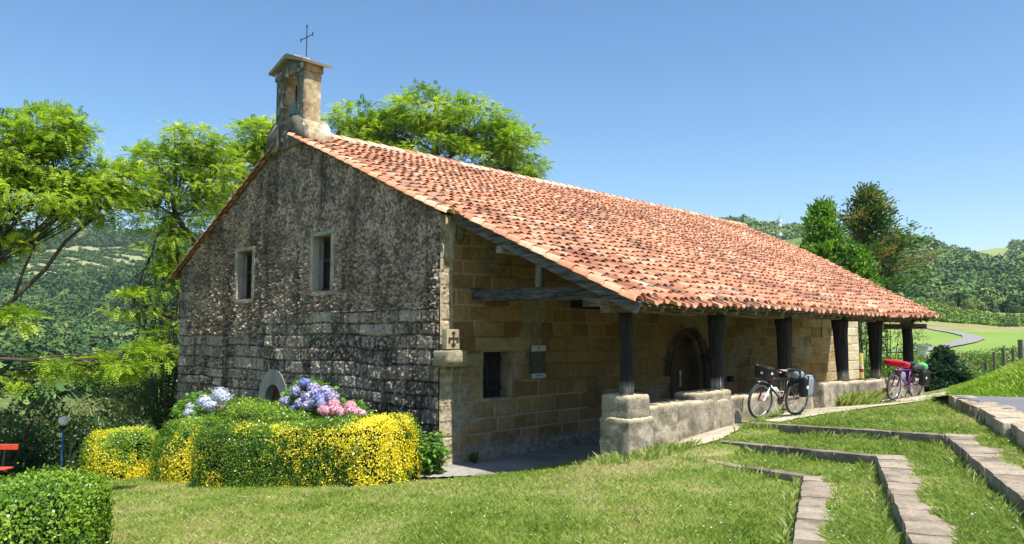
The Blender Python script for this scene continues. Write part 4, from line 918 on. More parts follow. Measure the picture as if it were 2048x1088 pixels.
locust('large green tree at the left edge, with a long leaning branch across the hillside', base_at(-70, D), at(-60, 560, D), [lobe(80, 255, D, 66, 40, 30), lobe(20, 300, D, 70, 60, 34), lobe(110, 330, D, 60, 48, 32), lobe(40, 400, D, 100, 50, 34), lobe(170, 400, D, 60, 40, 20), lobe(230, 355, D, 50, 30, 16), lobe(-60, 340, D, 80, 90, 26), lobe(0, 500, D, 40, 26, 7)], 8200, .13, .215, 4, puff=.8, extra=[(at(-40, 660, D), at(255, 340, D), .06, .012), (at(30, 590, D), at(70, 300, D), .035, .01), (at(-40, 560, D), at(40, 330, D), .05, .015)])
D = 17
locust('low green boughs reaching in from the left edge above the dark hedge', base_at(-160, D), at(-150, 700, D), [lobe(120, 722, D, 60, 9, 7), lobe(225, 728, D, 62, 18, 13), lobe(50, 757, D, 50, 8, 5), lobe(20, 640, D, 30, 24, 6), lobe(275, 705, D, 26, 12, 5)], 900, .12, .2, 5, puff=.5, extra=[(at(-150, 790, D), at(215, 718, D), .045, .015)])

def bush(name, label, c, rad, n, leaf, cols, cat='shrub', group=None, seed=0, m=None, hole=.5, stems=True):
    """loose shrub of leaf-sized faces through an ellipsoid with lumpy outline"""
    r_ = np.random.default_rng(seed); c = np.array(c, float); rad = np.array(rad, float)
    zg = min(Hs(c[0], c[1]), c[2] - rad[2] * .6); t = thing(name, label, cat, (c[0], c[1], zg), 0, group)
    u = rnd_unit(n, r_); q = r_.uniform(hole, 1, n) ** .5; k = .62 + .75 * fbm(u * 2.3 + seed * 3.1, 3, seed)
    p = c + u * rad * (q * k)[:, None]; lump = fbm(p * 2.2 / max(rad) * 1.5, 3, seed + 3)
    keep = lump > .38; p = p[keep]; u = u[keep]; lump = lump[keep]; n = len(p)
    nn = norm(u + r_.normal(size=(n, 3)) * .6); d = norm(np.cross(nn, r_.normal(size=(n, 3))) - np.array((0, 0, .3)))
    V, F = leaf_quads(p, d, nn, leaf * r_.uniform(.7, 1.3, n), leaf * .55 * r_.uniform(.7, 1.2, n), .08)
    col = ramp(lump * .9 + r_.normal(size=n) * .13, cols); obj('foliage', V, F, m or M_LEAF, t, rep4(col))
    if stems:
        mb = MB()
        for i in range(9): V, F = tube([(c[0], c[1], zg), c + rnd_unit(1, r_)[0] * rad * .6], [.03 * rad[2], .008], 5, False); mb.add(V, F, (.08, .06, .045))
        mb.build('stems', M_BARK, t)
    return t
DARKG = [(.2, (.015, .04, .012)), (.5, (.035, .085, .02)), (.8, (.07, .15, .03))]
MIDG = [(.2, (.05, .11, .02)), (.5, (.10, .2, .03)), (.8, (.2, .32, .05))]
OLIVE = [(.2, (.09, .12, .04)), (.5, (.17, .2, .07)), (.8, (.3, .32, .13))]
# dark trimmed hedge behind the lawn: box-like with leaves on and under its faces
def hedge(label, pts, w_, h_, dens, leaf, cols, seed, cat='hedge', group=None, rnd=.3, m=None, hf=None, zb=None, flower=None, lump=.12, name='hedge'):
    """clipped hedge along a polyline of (x,y); rounded cross-section"""
    r_ = np.random.default_rng(seed); pts = np.array(pts, float); seg = np.diff(pts, axis=0); sl__ = np.linalg.norm(seg, axis=1); cum = np.r_[0, np.cumsum(sl__)]; Ltot = cum[-1]
    z0 = np.array([Hs(*p) for p in pts]) if zb is None else np.array(zb)
    t = thing(name, label, cat, (pts[0][0], pts[0][1], float(z0[0])), 0, group)
    def pos(s, a, q):           # s along, a around section 0..1 (side-top-side), q depth 0..1
        s = np.clip(s, 0, Ltot); i = np.clip(np.searchsorted(cum, s, side='right') - 1, 0, len(seg) - 1); tt = ((s - cum[i]) / sl__[i])
        base = pts[i] + seg[i] * tt[:, None]; d = seg[i] / sl__[i][:, None]; nrm = np.stack([d[:, 1], -d[:, 0]], -1); z = z0[i] + (z0[i + 1] - z0[i]) * tt
        hh = h_ if hf is None else hf(s / Ltot)
        an = (a - .5) * math.pi * 1.0; e = 2 / 3.6; cx_ = np.sign(np.sin(an)) * np.abs(np.sin(an)) ** e; cz_ = np.abs(np.cos(an)) ** e
        end = np.minimum(s, Ltot - s) / (w_ * .5); ek = np.where(end < 1, (1 - (1 - np.clip(end, 0, 1)) ** 3.2) ** (1 / 3.2), 1)
        lum = 1 + (fbm(np.stack([s * 1.6, a * 4, 0 * s + seed], -1), 3, seed) - .5) * lump * 2
        off = cx_ * w_ / 2 * ek * q * lum; zz = cz_ * hh * (.55 + .45 * ek) * q * lum * .5 + hh * .5 * (cz_ * 0 + 1) * 0
        X = base[:, 0] + nrm[:, 0] * off; Y = base[:, 1] + nrm[:, 1] * off
        Z = z + np.where(True, cz_ * hh * (.6 + .4 * ek) * q * lum, 0)
        N_ = np.stack([nrm[:, 0] * cx_, nrm[:, 1] * cx_, cz_ ** 2], -1)
        ee = np.clip(1 - end, 0, 1)[:, None]; sg = np.where(s < Ltot / 2, -1, 1)[:, None]; N_ = N_ + np.c_[d * sg * ee * 1.5, 0 * s]
        return np.stack([X, Y, Z], -1), norm(N_)
    per = w_ + 2 * h_; n = int(dens * Ltot * per)
    s = r_.uniform(0, Ltot, n); u = r_.uniform(0, per, n)
    # side faces sampled by height, top by width
    a = np.where(u < h_, np.arctan((u / h_) ** 2.6 * 1.0) / math.pi * .9, np.where(u > per - h_, 1 - np.arctan(((per - u) / h_) ** 2.6) / math.pi * .9, .25 + .5 * (u - h_) / w_))
    q = 1 - np.abs(r_.normal(size=n)) * .045; p, N_ = pos(s, a, q)
    # ends: extra leaves
    ne = int(dens * w_ * h_ * 1.3); 
    for sgn, s0 in ((-1, 0), (1, Ltot)):
        aa = r_.uniform(.03, .97, ne); qq = np.sqrt(r_.uniform(.0, 1, ne)); p2, N2 = pos(np.full(ne, s0 + .0) - sgn * w_ * .06 * r_.uniform(.3, 1.6, ne), aa, qq)
        d_ = seg[0 if sgn < 0 else -1] / sl__[0 if sgn < 0 else -1]; N2 = norm(N2 * .5 + np.array((d_[0] * sgn, d_[1] * sgn, .1)))
        p = np.concatenate([p, p2]); N_ = np.concatenate([N_, N2])
    n = len(p); p = p + r_.normal(size=(n, 3)) * .016 + N_ * (np.abs(r_.normal(size=n)) * .05 * (r_.random(n) < .07))[:, None]; p = p[(fbm(p * 3.4, 3, seed + 30) > .33) | (r_.random(n) < .35)] if False else p
    nn = norm(N_ + r_.normal(size=(n, 3)) * .55); d = norm(np.cross(nn, r_.normal(size=(n, 3))) + np.array((0, 0, .35)))
    V, F = leaf_quads(p - N_ * .01, d, nn, leaf * r_.uniform(.7, 1.35, n), leaf * .6 * r_.uniform(.7, 1.2, n), .06)
    tone = fbm(p * 2.0 + seed, 3, seed + 5) * .8 + r_.normal(size=n) * .14 + .08; col = ramp(tone, cols)
    if flower is not None:
        fc, cover = flower; k = cover(p) + (fbm(p * 6.5, 2, seed + 9) - .5) * .55 + r_.normal(size=n) * .07 > .5; col[k] = ramp(r_.random(k.sum()), fc)
    obj('foliage', V, F, m or M_GLOSSLEAF, t, rep4(col))
    # twiggy dark core so the hedge is not hollow
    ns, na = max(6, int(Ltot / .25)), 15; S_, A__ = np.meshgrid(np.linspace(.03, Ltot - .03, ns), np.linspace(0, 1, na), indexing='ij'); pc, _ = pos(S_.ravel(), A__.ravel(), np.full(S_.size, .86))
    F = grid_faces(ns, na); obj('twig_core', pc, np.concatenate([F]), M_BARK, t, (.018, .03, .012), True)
    return t
HG = [(.15, (.06, .13, .012)), (.45, (.14, .27, .02)), (.7, (.28, .42, .035)), (.95, (.46, .56, .09))]
hp0, hp1 = P(-160, 1000, Z=.35)[:2], P(150, 985, Z=.35)[:2]
hedge('clipped light green box hedge in the near left corner of the lawn', [(.55, 9.3), (1.4, 8.75), (2.5, 7.95)], 1.4, .82, 3000, .038, HG, 201, rnd=.2)
YEL = [(0, (.62, .50, .015)), (.5, (.85, .72, .02)), (1, (.92, .85, .12))]
def cover_y(p):
    b_ = fbm(p * 1.15, 3, 210); return .02 + b_ * .95 - .12 + .36 * sstep(12.2, 10.2, p[:, 1]) - .35 * sstep(-.1, .15, p[:, 2] + .0) * sstep(11, 12.2, p[:, 1]) - .18 * sstep(14.5, 16, p[:, 1]) - .05
hedge('big rounded yellow speckled hedge before the gable, brightest at its right end', [(7.1, 15.7), (7.25, 14.6), (7.47, 13.5), (7.75, 12.4), (8.0, 11.5), (8.2, 10.7)], 1.5, 1.0, 3000, .036, [(.15, (.05, .11, .012)), (.5, (.12, .24, .02)), (.8, (.24, .38, .035))], 211, flower=(YEL, cover_y), group='hedges planted before the gable', lump=.09, zb=[-1.42, -1.33, -1.23, -1.12, -1.04, -1.0], hf=lambda t: 1.22 + .02 * t)
hedge('green hedge right behind the yellow speckled one, under the arched doorway', [(8.2, 17.4), (8.25, 15.0), (8.45, 13.8)], 1.2, 1.35, 2300, .042, HG, 212, group='hedges planted before the gable', zb=[-1.5, -1.35, -1.2], hf=lambda t: 1.6 - .25 * t)
hedge('rounded green hedge with a yellow patch low on its side, between two other hedges', [(7.5, 18.6), (7.35, 16.5)], 1.4, 1.3, 2300, .042, HG, 213, flower=(YEL, lambda p: -.05 + .65 * fbm(p * 1.3, 3, 214) + .2 * sstep(-.6, -1.3, p[:, 2]) - .25 * sstep(17.6, 18.6, p[:, 1])), group='hedges planted before the gable', zb=[-1.75, -1.6], hf=lambda t: 1.35 + .1 * t)
hedge('leftmost of the hedges before the gable, lemon yellow along its front', [(6.9, 21.6), (6.75, 19.0)], 1.5, 1.3, 2000, .044, HG, 215, flower=(YEL, lambda p: -.12 + .8 * fbm(p * 1.2, 3, 216) + .22 * sstep(21.3, 20.3, p[:, 1])), group='hedges planted before the gable', zb=[-1.95, -1.8], hf=lambda t: 1.2 + 0 * t)
a1, a2, a3 = base_at(-60, 27), base_at(150, 26.5), base_at(330, 27.5)
hedge('long dark green hedge closing the lawn on the left, below the globe lamp', [a1[:2], a2[:2], a3[:2]], 1.6, 1.5, 900, .085, [(.2, (.012, .035, .01)), (.5, (.03, .075, .015)), (.85, (.085, .17, .03))], 217, zb=[a1[2], a2[2], a3[2]], hf=lambda t: 1.35 + .5 * np.abs(np.sin(t * 5 + 1)), lump=.25)
# bushes between the hedge and the wood
for i, (px, py, D, rx, rz_, n, cs, lab) in enumerate([(20, 850, 25, 1.6, 1.5, 2600, DARKG, 'dark leafy bush at the far left behind the red bench'), (225, 770, 33, 1.5, 1.25, 3200, DARKG, 'rounded dark green bush behind the hedge, left of the chapel corner'), (285, 800, 31, 1.3, .9, 2400, OLIVE, 'pale olive bush behind the hedge, below the chapel corner'),
   (330, 640, 31, 1.1, 2.6, 3600, DARKG, 'ivy dark shrub around the trunk beside the chapel corner'), (340, 780, 30, .9, 1.6, 2600, DARKG, 'tall dark shrub pressed against the left end of the chapel'), (165, 830, 30, 1.6, .55, 1800, OLIVE, 'low pale scrub behind the globe lamp')]):
    bush('shrub', lab, at(px, py, D), (rx, rx, rz_), n, .13, cs, 'bush', 'bushes left of the chapel', 230 + i)

# ------------------------------------------------------------------ flowers
M_PETAL = mleaf('petal', .25, .6, .2)
def hydrangea(label, heads, leaves_c, colr, seed, zg):
    r_ = np.random.default_rng(seed); c = np.array(leaves_c[0], float); rad = np.array(leaves_c[1], float)
    t = thing('hydrangea', label, 'flowers', (c[0], c[1], zg), 0, 'hydrangeas against the gable')
    n = 900; u = rnd_unit(n, r_); u[:, 2] = np.abs(u[:, 2]) * .9 + .0; p = c + u * rad * (r_.uniform(.45, 1, n) ** .6)[:, None]
    nn = norm(u + r_.normal(size=(n, 3)) * .5 + (0, 0, .5)); d = norm(u * (1, 1, .1) + r_.normal(size=(n, 3)) * .35)
    V, F = leaf_quads(p, d, nn, .15 * r_.uniform(.7, 1.2, n), .09 * r_.uniform(.8, 1.2, n), .05)
    obj('foliage', V, F, M_LEAF, t, rep4(ramp(r_.random(n), [(0, (.06, .16, .02)), (.5, (.12, .27, .03)), (1, (.25, .42, .06))])))
    mb = MB()
    for h in heads: V, F = tube([(c[0], c[1], zg), np.array(h[0]) - (0, 0, .02)], [.012, .006], 5, False); mb.add(V, F, (.1, .12, .04))
    mb.build('stems', M_BARK, t)
    for (hc, hr, k) in heads:
        m_ = 230; u = rnd_unit(m_, r_); p = np.array(hc) + u * np.array((hr, hr, hr * .8)) * r_.uniform(.9, 1.05, (m_, 1)); nn = norm(u + r_.normal(size=(m_, 3)) * .25); d0 = norm(np.cross(nn, r_.normal(size=(m_, 3))))
        Vs, Cs = [], []
        cc = ramp(np.clip(r_.normal(.5, .25, m_), 0, 1), colr[k])
        Vc, Fc = lathe([(0, -.8), (.6, -.55), (.85, 0), (.6, .55), (0, .8)], (0, 0, 0), 10)
        for q in range(2):
            d = d0 if q == 0 else norm(np.cross(nn, d0)); V, F = leaf_quads(p - d * .021 + nn * .001 * q, d, nn, np.full(m_, .05), np.full(m_, .03), 0); Vs.append(V); Cs.append(rep4(cc))
        V = np.concatenate(Vs); F = np.arange(len(V)).reshape(-1, 4); C_ = np.concatenate(Cs); Vc = Vc * np.array((hr, hr, hr * .8)) + np.array(hc); F = np.concatenate([F, np.array(Fc) + len(V)]); obj('flower_head', np.concatenate([V, Vc]), F, M_PETAL, t, np.concatenate([C_, np.broadcast_to(ramp(np.array([.35]), colr[k])[0], (len(Vc), 3))]))
    return t
HC = {'w': [(0, (.36, .40, .66)), (.5, (.58, .60, .78)), (1, (.72, .70, .80))], 'v': [(0, (.22, .19, .42)), (.4, (.42, .38, .68)), (.8, (.66, .62, .82)), (1, (.78, .74, .85))], 'b': [(0, (.12, .16, .5)), (.6, (.28, .33, .75)), (1, (.5, .54, .85))], 'p': [(0, (.6, .22, .33)), (.5, (.8, .44, .55)), (1, (.88, .66, .72))]}
def hd(px, py, X, r_, k): return (P(px, py, X=X - .38), r_ * 1.02, k)
hydrangea('white and pale blue hydrangea bush by the left end of the gable', [hd(440, 788, 8.6, .21, 'w'), hd(448, 797, 8.5, .19, 'w'), hd(410, 803, 8.5, .2, 'w'), hd(422, 811, 8.4, .2, 'w'), hd(382, 813, 8.5, .13, 'w'), hd(378, 826, 8.4, .14, 'w'), hd(450, 817, 8.4, .1, 'p')], (P(412, 835, X=8.6), (.6, 1.5, .75)), HC, 301, -1.8)
hydrangea('tall violet and deep blue hydrangea bush in front of the gable, beside the arched doorway', [hd(610, 766, 9.0, .13, 'b'), hd(595, 782, 8.9, .16, 'v'), hd(627, 776, 9.0, .14, 'v'), hd(637, 787, 8.9, .17, 'v'), hd(652, 784, 8.9, .16, 'v'), hd(665, 794, 8.8, .14, 'v'), hd(617, 794, 8.8, .15, 'v'), hd(640, 797, 8.75, .15, 'b'), hd(572, 803, 8.8, .14, 'v'), hd(602, 806, 8.7, .13, 'v'), hd(617, 811, 8.7, .13, 'v'), hd(648, 808, 8.7, .14, 'v'), hd(630, 804, 8.7, .12, 'v'), hd(590, 818, 8.7, .1, 'b')], (P(622, 822, X=8.95), (.5, 1.0, .78)), HC, 302, -1.5)
hydrangea('low pink hydrangea bush showing over the yellow hedge', [hd(668, 808, 8.75, .12, 'p'), hd(655, 822, 8.6, .13, 'p'), hd(645, 820, 8.6, .1, 'p'), hd(672, 820, 8.6, .13, 'p'), hd(700, 812, 8.8, .12, 'p'), hd(704, 822, 8.7, .14, 'p'), hd(716, 826, 8.7, .12, 'p'), hd(725, 831, 8.7, .11, 'p'), hd(684, 826, 8.6, .1, 'p')], (P(690, 838, X=8.8), (.35, .75, .38)), HC, 303, -1.3)
# leafy plant at the corner
def leafy(name, label, c, w_, h_, n, leaf, seed, cols=[(0, (.07, .17, .025)), (.5, (.14, .3, .045)), (1, (.25, .42, .08))]):
    r_ = np.random.default_rng(seed); t = thing(name, label, 'plant', c); Cs, Ds, Ns = [], [], []; mb = MB()
    for s in range(n):
        a = r_.uniform(0, 2 * math.pi); k = r_.uniform(.1, 1) ** .5; top = np.array(c) + np.array((math.cos(a) * w_ * k, math.sin(a) * w_ * k, h_ * r_.uniform(.6, 1) * (1 - .35 * k)))
        b_ = np.array(c) + np.array((math.cos(a) * w_ * k * .35, math.sin(a) * w_ * k * .35, 0)); pts = [b_ + (top - b_) * q for q in (0, .5, 1)]; V, F = tube(pts, [.008, .006, .003], 5, False); mb.add(V, F, (.1, .16, .04))
        for j in range(11):
            q = r_.uniform(.15, 1); aa = r_.uniform(0, 6.3); Cs.append(b_ + (top - b_) * q); Ds.append((math.cos(aa), math.sin(aa), r_.uniform(-.6, .25))); Ns.append((0, 0, 1))
    mb.build('stems', M_BARK, t); C = np.array(Cs); m_ = len(C)
    V, F = leaf_quads(C, np.array(Ds), np.array(Ns) + r_.normal(size=(m_, 3)) * .3, leaf * r_.uniform(.7, 1.3, m_), leaf * .52, .05)
    obj('leaves', V, F, M_LEAF, t, rep4(ramp(r_.random(m_), cols))); return t
leafy('leafy_plant', 'bushy broad leaved green plant at the chapel corner, right of the yellow hedge', (8.95, 10.98, -.93), .38, 1.05, 46, .15, 310)
leafy('weed_tuft', 'small dark green weed growing at the foot of the porch wall', (10.25, 11.2, -.88), .13, .3, 12, .07, 311, [(0, (.05, .1, .02)), (1, (.1, .19, .04))])

# ------------------------------------------------------------------ far woods, fields
def ico(sub):
    bm = bmesh.new(); bmesh.ops.create_icosphere(bm, subdivisions=sub, radius=1); bm.verts.index_update()
    V = np.array([v.co[:] for v in bm.verts]); F = np.array([[v.index for v in f.verts] for f in bm.faces]); bm.free(); return V, F
def wood(name, label, pos, rad, tone, cols, seed, sub=2, nq=46):
    """trees of a far wood: each a small lumpy core under a coat of leaf clumps"""
    if sub == 1: nq = 12
    if name == 'valley_wood': nq = 90
    r_ = np.random.default_rng(seed); g = np.linspace(-1, 1, 3); Vc, Fc = rock((0, 0, 0), (1.6, 1.6, 1.6), 0, .8, .0, .8); Vc = norm(Vc) * .8
    n = len(pos); sc = np.stack([rad, rad, rad * np.where(r_.random(n) < (.15 if name == 'valley_wood' else 0), r_.uniform(1.3, 2.1, n), r_.uniform(.7, 1.2, n))], -1); cen = pos + np.c_[0 * rad, 0 * rad, rad * .5]
    var = np.stack([Vc * (.75 + .45 * fbm(Vc * 1.7 + k * 9, 2, seed + k))[:, None] for k in range(6)]); Vv = var[r_.integers(0, 6, n)] * sc[:, None, :] + cen[:, None, :]
    c0 = ramp(tone, cols); VA = Vv.reshape(-1, 3); FA = (Fc[None] + (np.arange(n) * len(Vc))[:, None, None]).reshape(-1, 4); CA = np.repeat(c0 * .8, len(Vc), 0)
    u = rnd_unit(n * nq, r_); u[:, 2] = np.where(u[:, 2] < -.3, -u[:, 2], u[:, 2]); lump = fbm(u * 1.9 + np.repeat(r_.uniform(0, 50, n), nq)[:, None], 2, seed + 8)
    p = np.repeat(cen, nq, 0) + u * np.repeat(sc, nq, 0) * (.62 + .75 * lump)[:, None]; nn = norm(u + r_.normal(size=u.shape) * .5); d = norm(np.cross(nn, r_.normal(size=u.shape))); sz = np.repeat(rad, nq) * r_.uniform(.28, .6, n * nq) * (46 / nq) ** .4
    VB, FB = leaf_quads(p - d * sz[:, None] * .5, d, nn, sz, sz * .9, .1); CB = rep4(np.repeat(c0, nq, 0) * (.7 + .9 * (lump - .2) + r_.normal(size=n * nq) * .12)[:, None].clip(.35, 1.7))
    o = obj(name, np.concatenate([VA, VB]), np.concatenate([FA, FB + len(VA)]), M_FAR, None, np.concatenate([CA, CB]), False); return tag(o, label, 'trees', kind='stuff')
def scatter(n, px0, px1, r0_, r1_, seed, keep=None, pw=1.):
    r_ = np.random.default_rng(seed); px = r_.uniform(px0, px1, n); r = r0_ * (r1_ / r0_) ** (r_.random(n) ** pw); a = HEAD - np.arctan((px - 1024) / FPX)
    x, y = r * np.cos(a), r * np.sin(a); k = np.ones(n, bool) if keep is None else keep(px, r, x, y); x, y, r, px = x[k], y[k], r[k], px[k]
    z = H(x, y) + (fbm(v3(x, y) * .03, 4, 5) - .5) * sstep(60, 500, r) * 14; return np.stack([x, y, z], -1), r, px
FG = [(0, (.02, .05, .018)), (.35, (.04, .085, .026)), (.65, (.075, .14, .035)), (.9, (.15, .2, .06)), (1, (.2, .24, .1))]
plant = lambda px, r: (px > 30) & (px < 300) & (r > 640) & (r < 850)
p, r, px = scatter(7000, -150, 430, 130, 1150, 401, lambda px, r, x, y: ~plant(px, r))
wood('valley_wood', 'dense mixed wood covering the far valley side on the left', p, (1.5 + r * .0048) * rng.uniform(.5, 1.4, len(r)), np.clip(fbm(p * .018, 3, 402) * .9 + rng.normal(size=len(r)) * .18, 0, 1), FG, 403)
p, r, px = scatter(1900, -120, 640, 55, 160, 404)
wood('near_wood', 'scrubby trees filling the valley bottom below the lawn', p, rng.uniform(.9, 2.4, len(r)), np.clip(.55 + rng.normal(size=len(r)) * .25, 0, 1), [(0, (.03, .07, .02)), (.5, (.09, .15, .04)), (1, (.2, .26, .09))], 405)
# plantation rows on the left hillside
rows = []; r_ = np.random.default_rng(5)
for k in range(-3, 12):
    for j in range(58):
        px = 36 + j * 4.6 + r_.uniform(-.8, .8); rr_ = 640 + k * 25 - (px - 40) * .0 + (px - 160) * -.55 + r_.uniform(-2, 2)
        if rr_ < 636 or rr_ > 846: continue
        a = HEAD - math.atan((px - 1024) / FPX); rows.append((rr_ * math.cos(a), rr_ * math.sin(a)))
rows = np.array(rows); z = H(rows[:, 0], rows[:, 1]) + (fbm(v3(rows[:, 0], rows[:, 1]) * .03, 4, 5) - .5) * 14
wood('plantation', 'regular rows of young trees on the far left hillside', np.c_[rows, z], r_.uniform(1.6, 2.4, len(rows)), r_.random(len(rows)), [(0, (.04, .08, .02)), (1, (.09, .15, .04))], 407, 1)
meadow_gap = lambda px, r: (px > 1935) & (px < 2030) & (r > 880)
p, r, px = scatter(10500, 1440, 2120, 262, 1150, 411, lambda px, r, x, y: ~meadow_gap(px, r) & (fbm(np.c_[x, y, 0 * x] * .02, 3, 412) + .0002 * r > .50))
wood('hillside_wood', 'bushy woodland covering the hills behind the chapel on the right', p, (1.1 + r * .0040) * rng.uniform(.45, 1.4, len(r)), np.clip(fbm(p * .02, 3, 413) * .9 + rng.normal(size=len(r)) * .18, 0, 1), [(0, (.045, .085, .03)), (.35, (.085, .155, .045)), (.7, (.15, .235, .065)), (1, (.24, .31, .11))], 414)
p, r, px = scatter(700, 1380, 2120, 246, 300, 415); wood('field_edge_wood', 'row of rounded bushes where the fields meet the hill', p, rng.uniform(.9, 2.4, len(r)), rng.random(len(r)), FG, 416)
# vineyard rows and stakes
def terr(x, y): return H(x, y) + (fbm(v3(x, y) * .03, 4, 5) - .5) * sstep(60, 500, np.hypot(x, y)) * 14
rows = []
for k in range(26):
    for j in range(70):
        rr_ = 154 + k * 2.7 + r_.uniform(-.3, .3); px = 1500 + j * 9.2 + k * 1.5 + r_.uniform(-2, 2); a = HEAD - math.atan((px - 1024) / FPX); rows.append((rr_ * math.cos(a), rr_ * math.sin(a)))
rows = np.array(rows); wood('vineyard_plants', 'rows of low green vines in the field beyond the lane', np.c_[rows, terr(rows[:, 0], rows[:, 1])], r_.uniform(.3, .62, len(rows)), r_.random(len(rows)), [(0, (.07, .13, .03)), (1, (.2, .3, .06))], 417, 1)
M_GREYW = mcol('grey_weathered_wood', .9, 20, .3, .4, 50, .01, .2)
M_WHITE = mplain('white_paint', (.75, .75, .72), .6, 0, .4, .05)
def fpost(name, label, x, y, h, w_, col, group, cat='post'):
    z = float(terr(np.array([x]), np.array([y]))[0]); V, F = beam((x, y, z - .2), (x, y, z + h), w_, w_, w_ * .15, 3, w_ * .2, seed=int(x * 7), up=(0, 1, 0)); o = obj(name, V - (x, y, z), F, M_GREYW, None, col, local=True); o.location = (x, y, z); return tag(o, label, cat, group)
t = thing('vineyard_fence', 'thin line of brown stakes and wires above the vineyard', 'fence', (*at(1990, 640, 115)[:2], 2)); mb = MB()
for k in range(26):
    px = 1852 + k * 10.5 + r_.uniform(-3, 3); D = 205 - k * 1.2 + r_.uniform(-6, 6); q = at(px, 640, D); z = float(terr(q[:1], q[1:2])[0]); V, F = beam((q[0], q[1], z - .2), (q[0], q[1], z + r_.uniform(2., 3.2)), .13, .13, .02, 1, up=(0, 1, 0)); obj('stake', V, F, M_GREYW, t, (.2, .14, .09))
# lane between the fields: a ribbon on the ground
def ribbon(name, pts, wdt, m, col, label, cat):
    pts = [np.array(p) for p in pts]; V = []; n = 0
    for i in range(len(pts) - 1):
        for k in range(12): 
            t_ = k / 12; q = pts[i] * (1 - t_) + pts[i + 1] * t_; d = pts[i + 1] - pts[i]; d /= np.linalg.norm(d); nn = np.array((-d[1], d[0])); w_ = wdt[i] * (1 - t_) + wdt[i + 1] * t_
            for sgn in (-1, -.5, 0, .5, 1): e = q + nn * sgn * w_ / 2; V.append((e[0], e[1], float(terr(e[:1], e[1:2])[0]) + .12)); 
            n += 1
    o = obj(name, V, grid_faces(n, 5), m, None, col, True); return tag(o, label, cat, kind='structure')
L = [G(1842, 655, 70)[:2], G(1880, 664, 70)[:2], G(1925, 674, 66)[:2], G(1950, 680, 62)[:2]]
ribbon('lane', [G(*q, 50)[:2] for q in ((1780, 640), (1850, 657), (1910, 668), (1940, 674), (1948, 679), (1925, 686), (1890, 695), (1850, 703), (1780, 706))], [1.0, 1.1, 1.3, 1.6, 2.2, 2.6, 3., 3., 3.], M_ASPH, (.24, .23, .22), 'grey country lane curving between the green fields', 'road')
# bushes in the dip beyond the road
for i, (px, py, D, rx, rz_, n, cs, lab) in enumerate([(1955, 742, 40, 1.5, .85, 2600, MIDG, 'loose mid green bush right of centre in the dip beyond the road'), (1905, 752, 37, 1.3, .75, 2400, OLIVE, 'olive tinted bush just right of the dark spruce'), (1992, 738, 46, 1.2, .7, 2000, DARKG, 'dark green bush beside the weathered fence posts'), (1930, 772, 34, 1.5, .75, 2400, MIDG, 'low fresh green bush behind the crest of the road'),
    (1870, 732, 48, 1.8, .5, 2000, OLIVE, 'pale brushwood below the white sign box'), (1775, 690, 42, 1.7, 2.0, 3200, MIDG, 'small light green tree seen between the fifth and sixth porch posts'), (1730, 680, 40, 1.1, 2.4, 3000, DARKG, 'dark green tree seen right past the end of the chapel wall'), (1790, 745, 36, 1.6, .8, 2200, MIDG, 'low bush seen behind the red luggage roll'), (1958, 714, 52, 1.2, .35, 1200, OLIVE, 'small olive bush under the bend of the lane'), (1915, 716, 50, 2.4, .3, 1400, OLIVE, 'rough low brush along the lower edge of the meadow'), (2016, 648, 148, 1.6, 1.4, 900, DARKG, 'single round dark bush standing on the field beyond the lane'),
    (2030, 716, 44, 1.3, .6, 1500, MIDG, 'ragged bush at the right edge behind the grassy bank')]):
    bush('shrub', lab, at(px, py, D), (rx, rx, rz_), n, .12 if D < 60 else .2, cs, 'bush', 'bushes beyond the road', 500 + i)
PO = ['third from the right edge', 'fourth from the right edge', 'fifth from the right edge', 'sixth from the right edge', 'farthest left of all seven', 'at the very right edge, nearest the road', 'second from the right edge']
for i, (px, D, h, w_) in enumerate([(2009, 29, .85, .10), (1990, 32, .9, .09), (1973, 35, 1.05, .12), (1960, 38, .9, .10), (1945, 42, .7, .11), (2044, 23.5, .75, .11), (2028, 26, .6, .08)]):
    q = at(px, 740, D); fpost('fence_post', 'grey weathered fence post on the grassy bank, ' + PO[i], q[0], q[1], h, w_, (.17, .15, .12), 'weathered posts along the grassy bank')
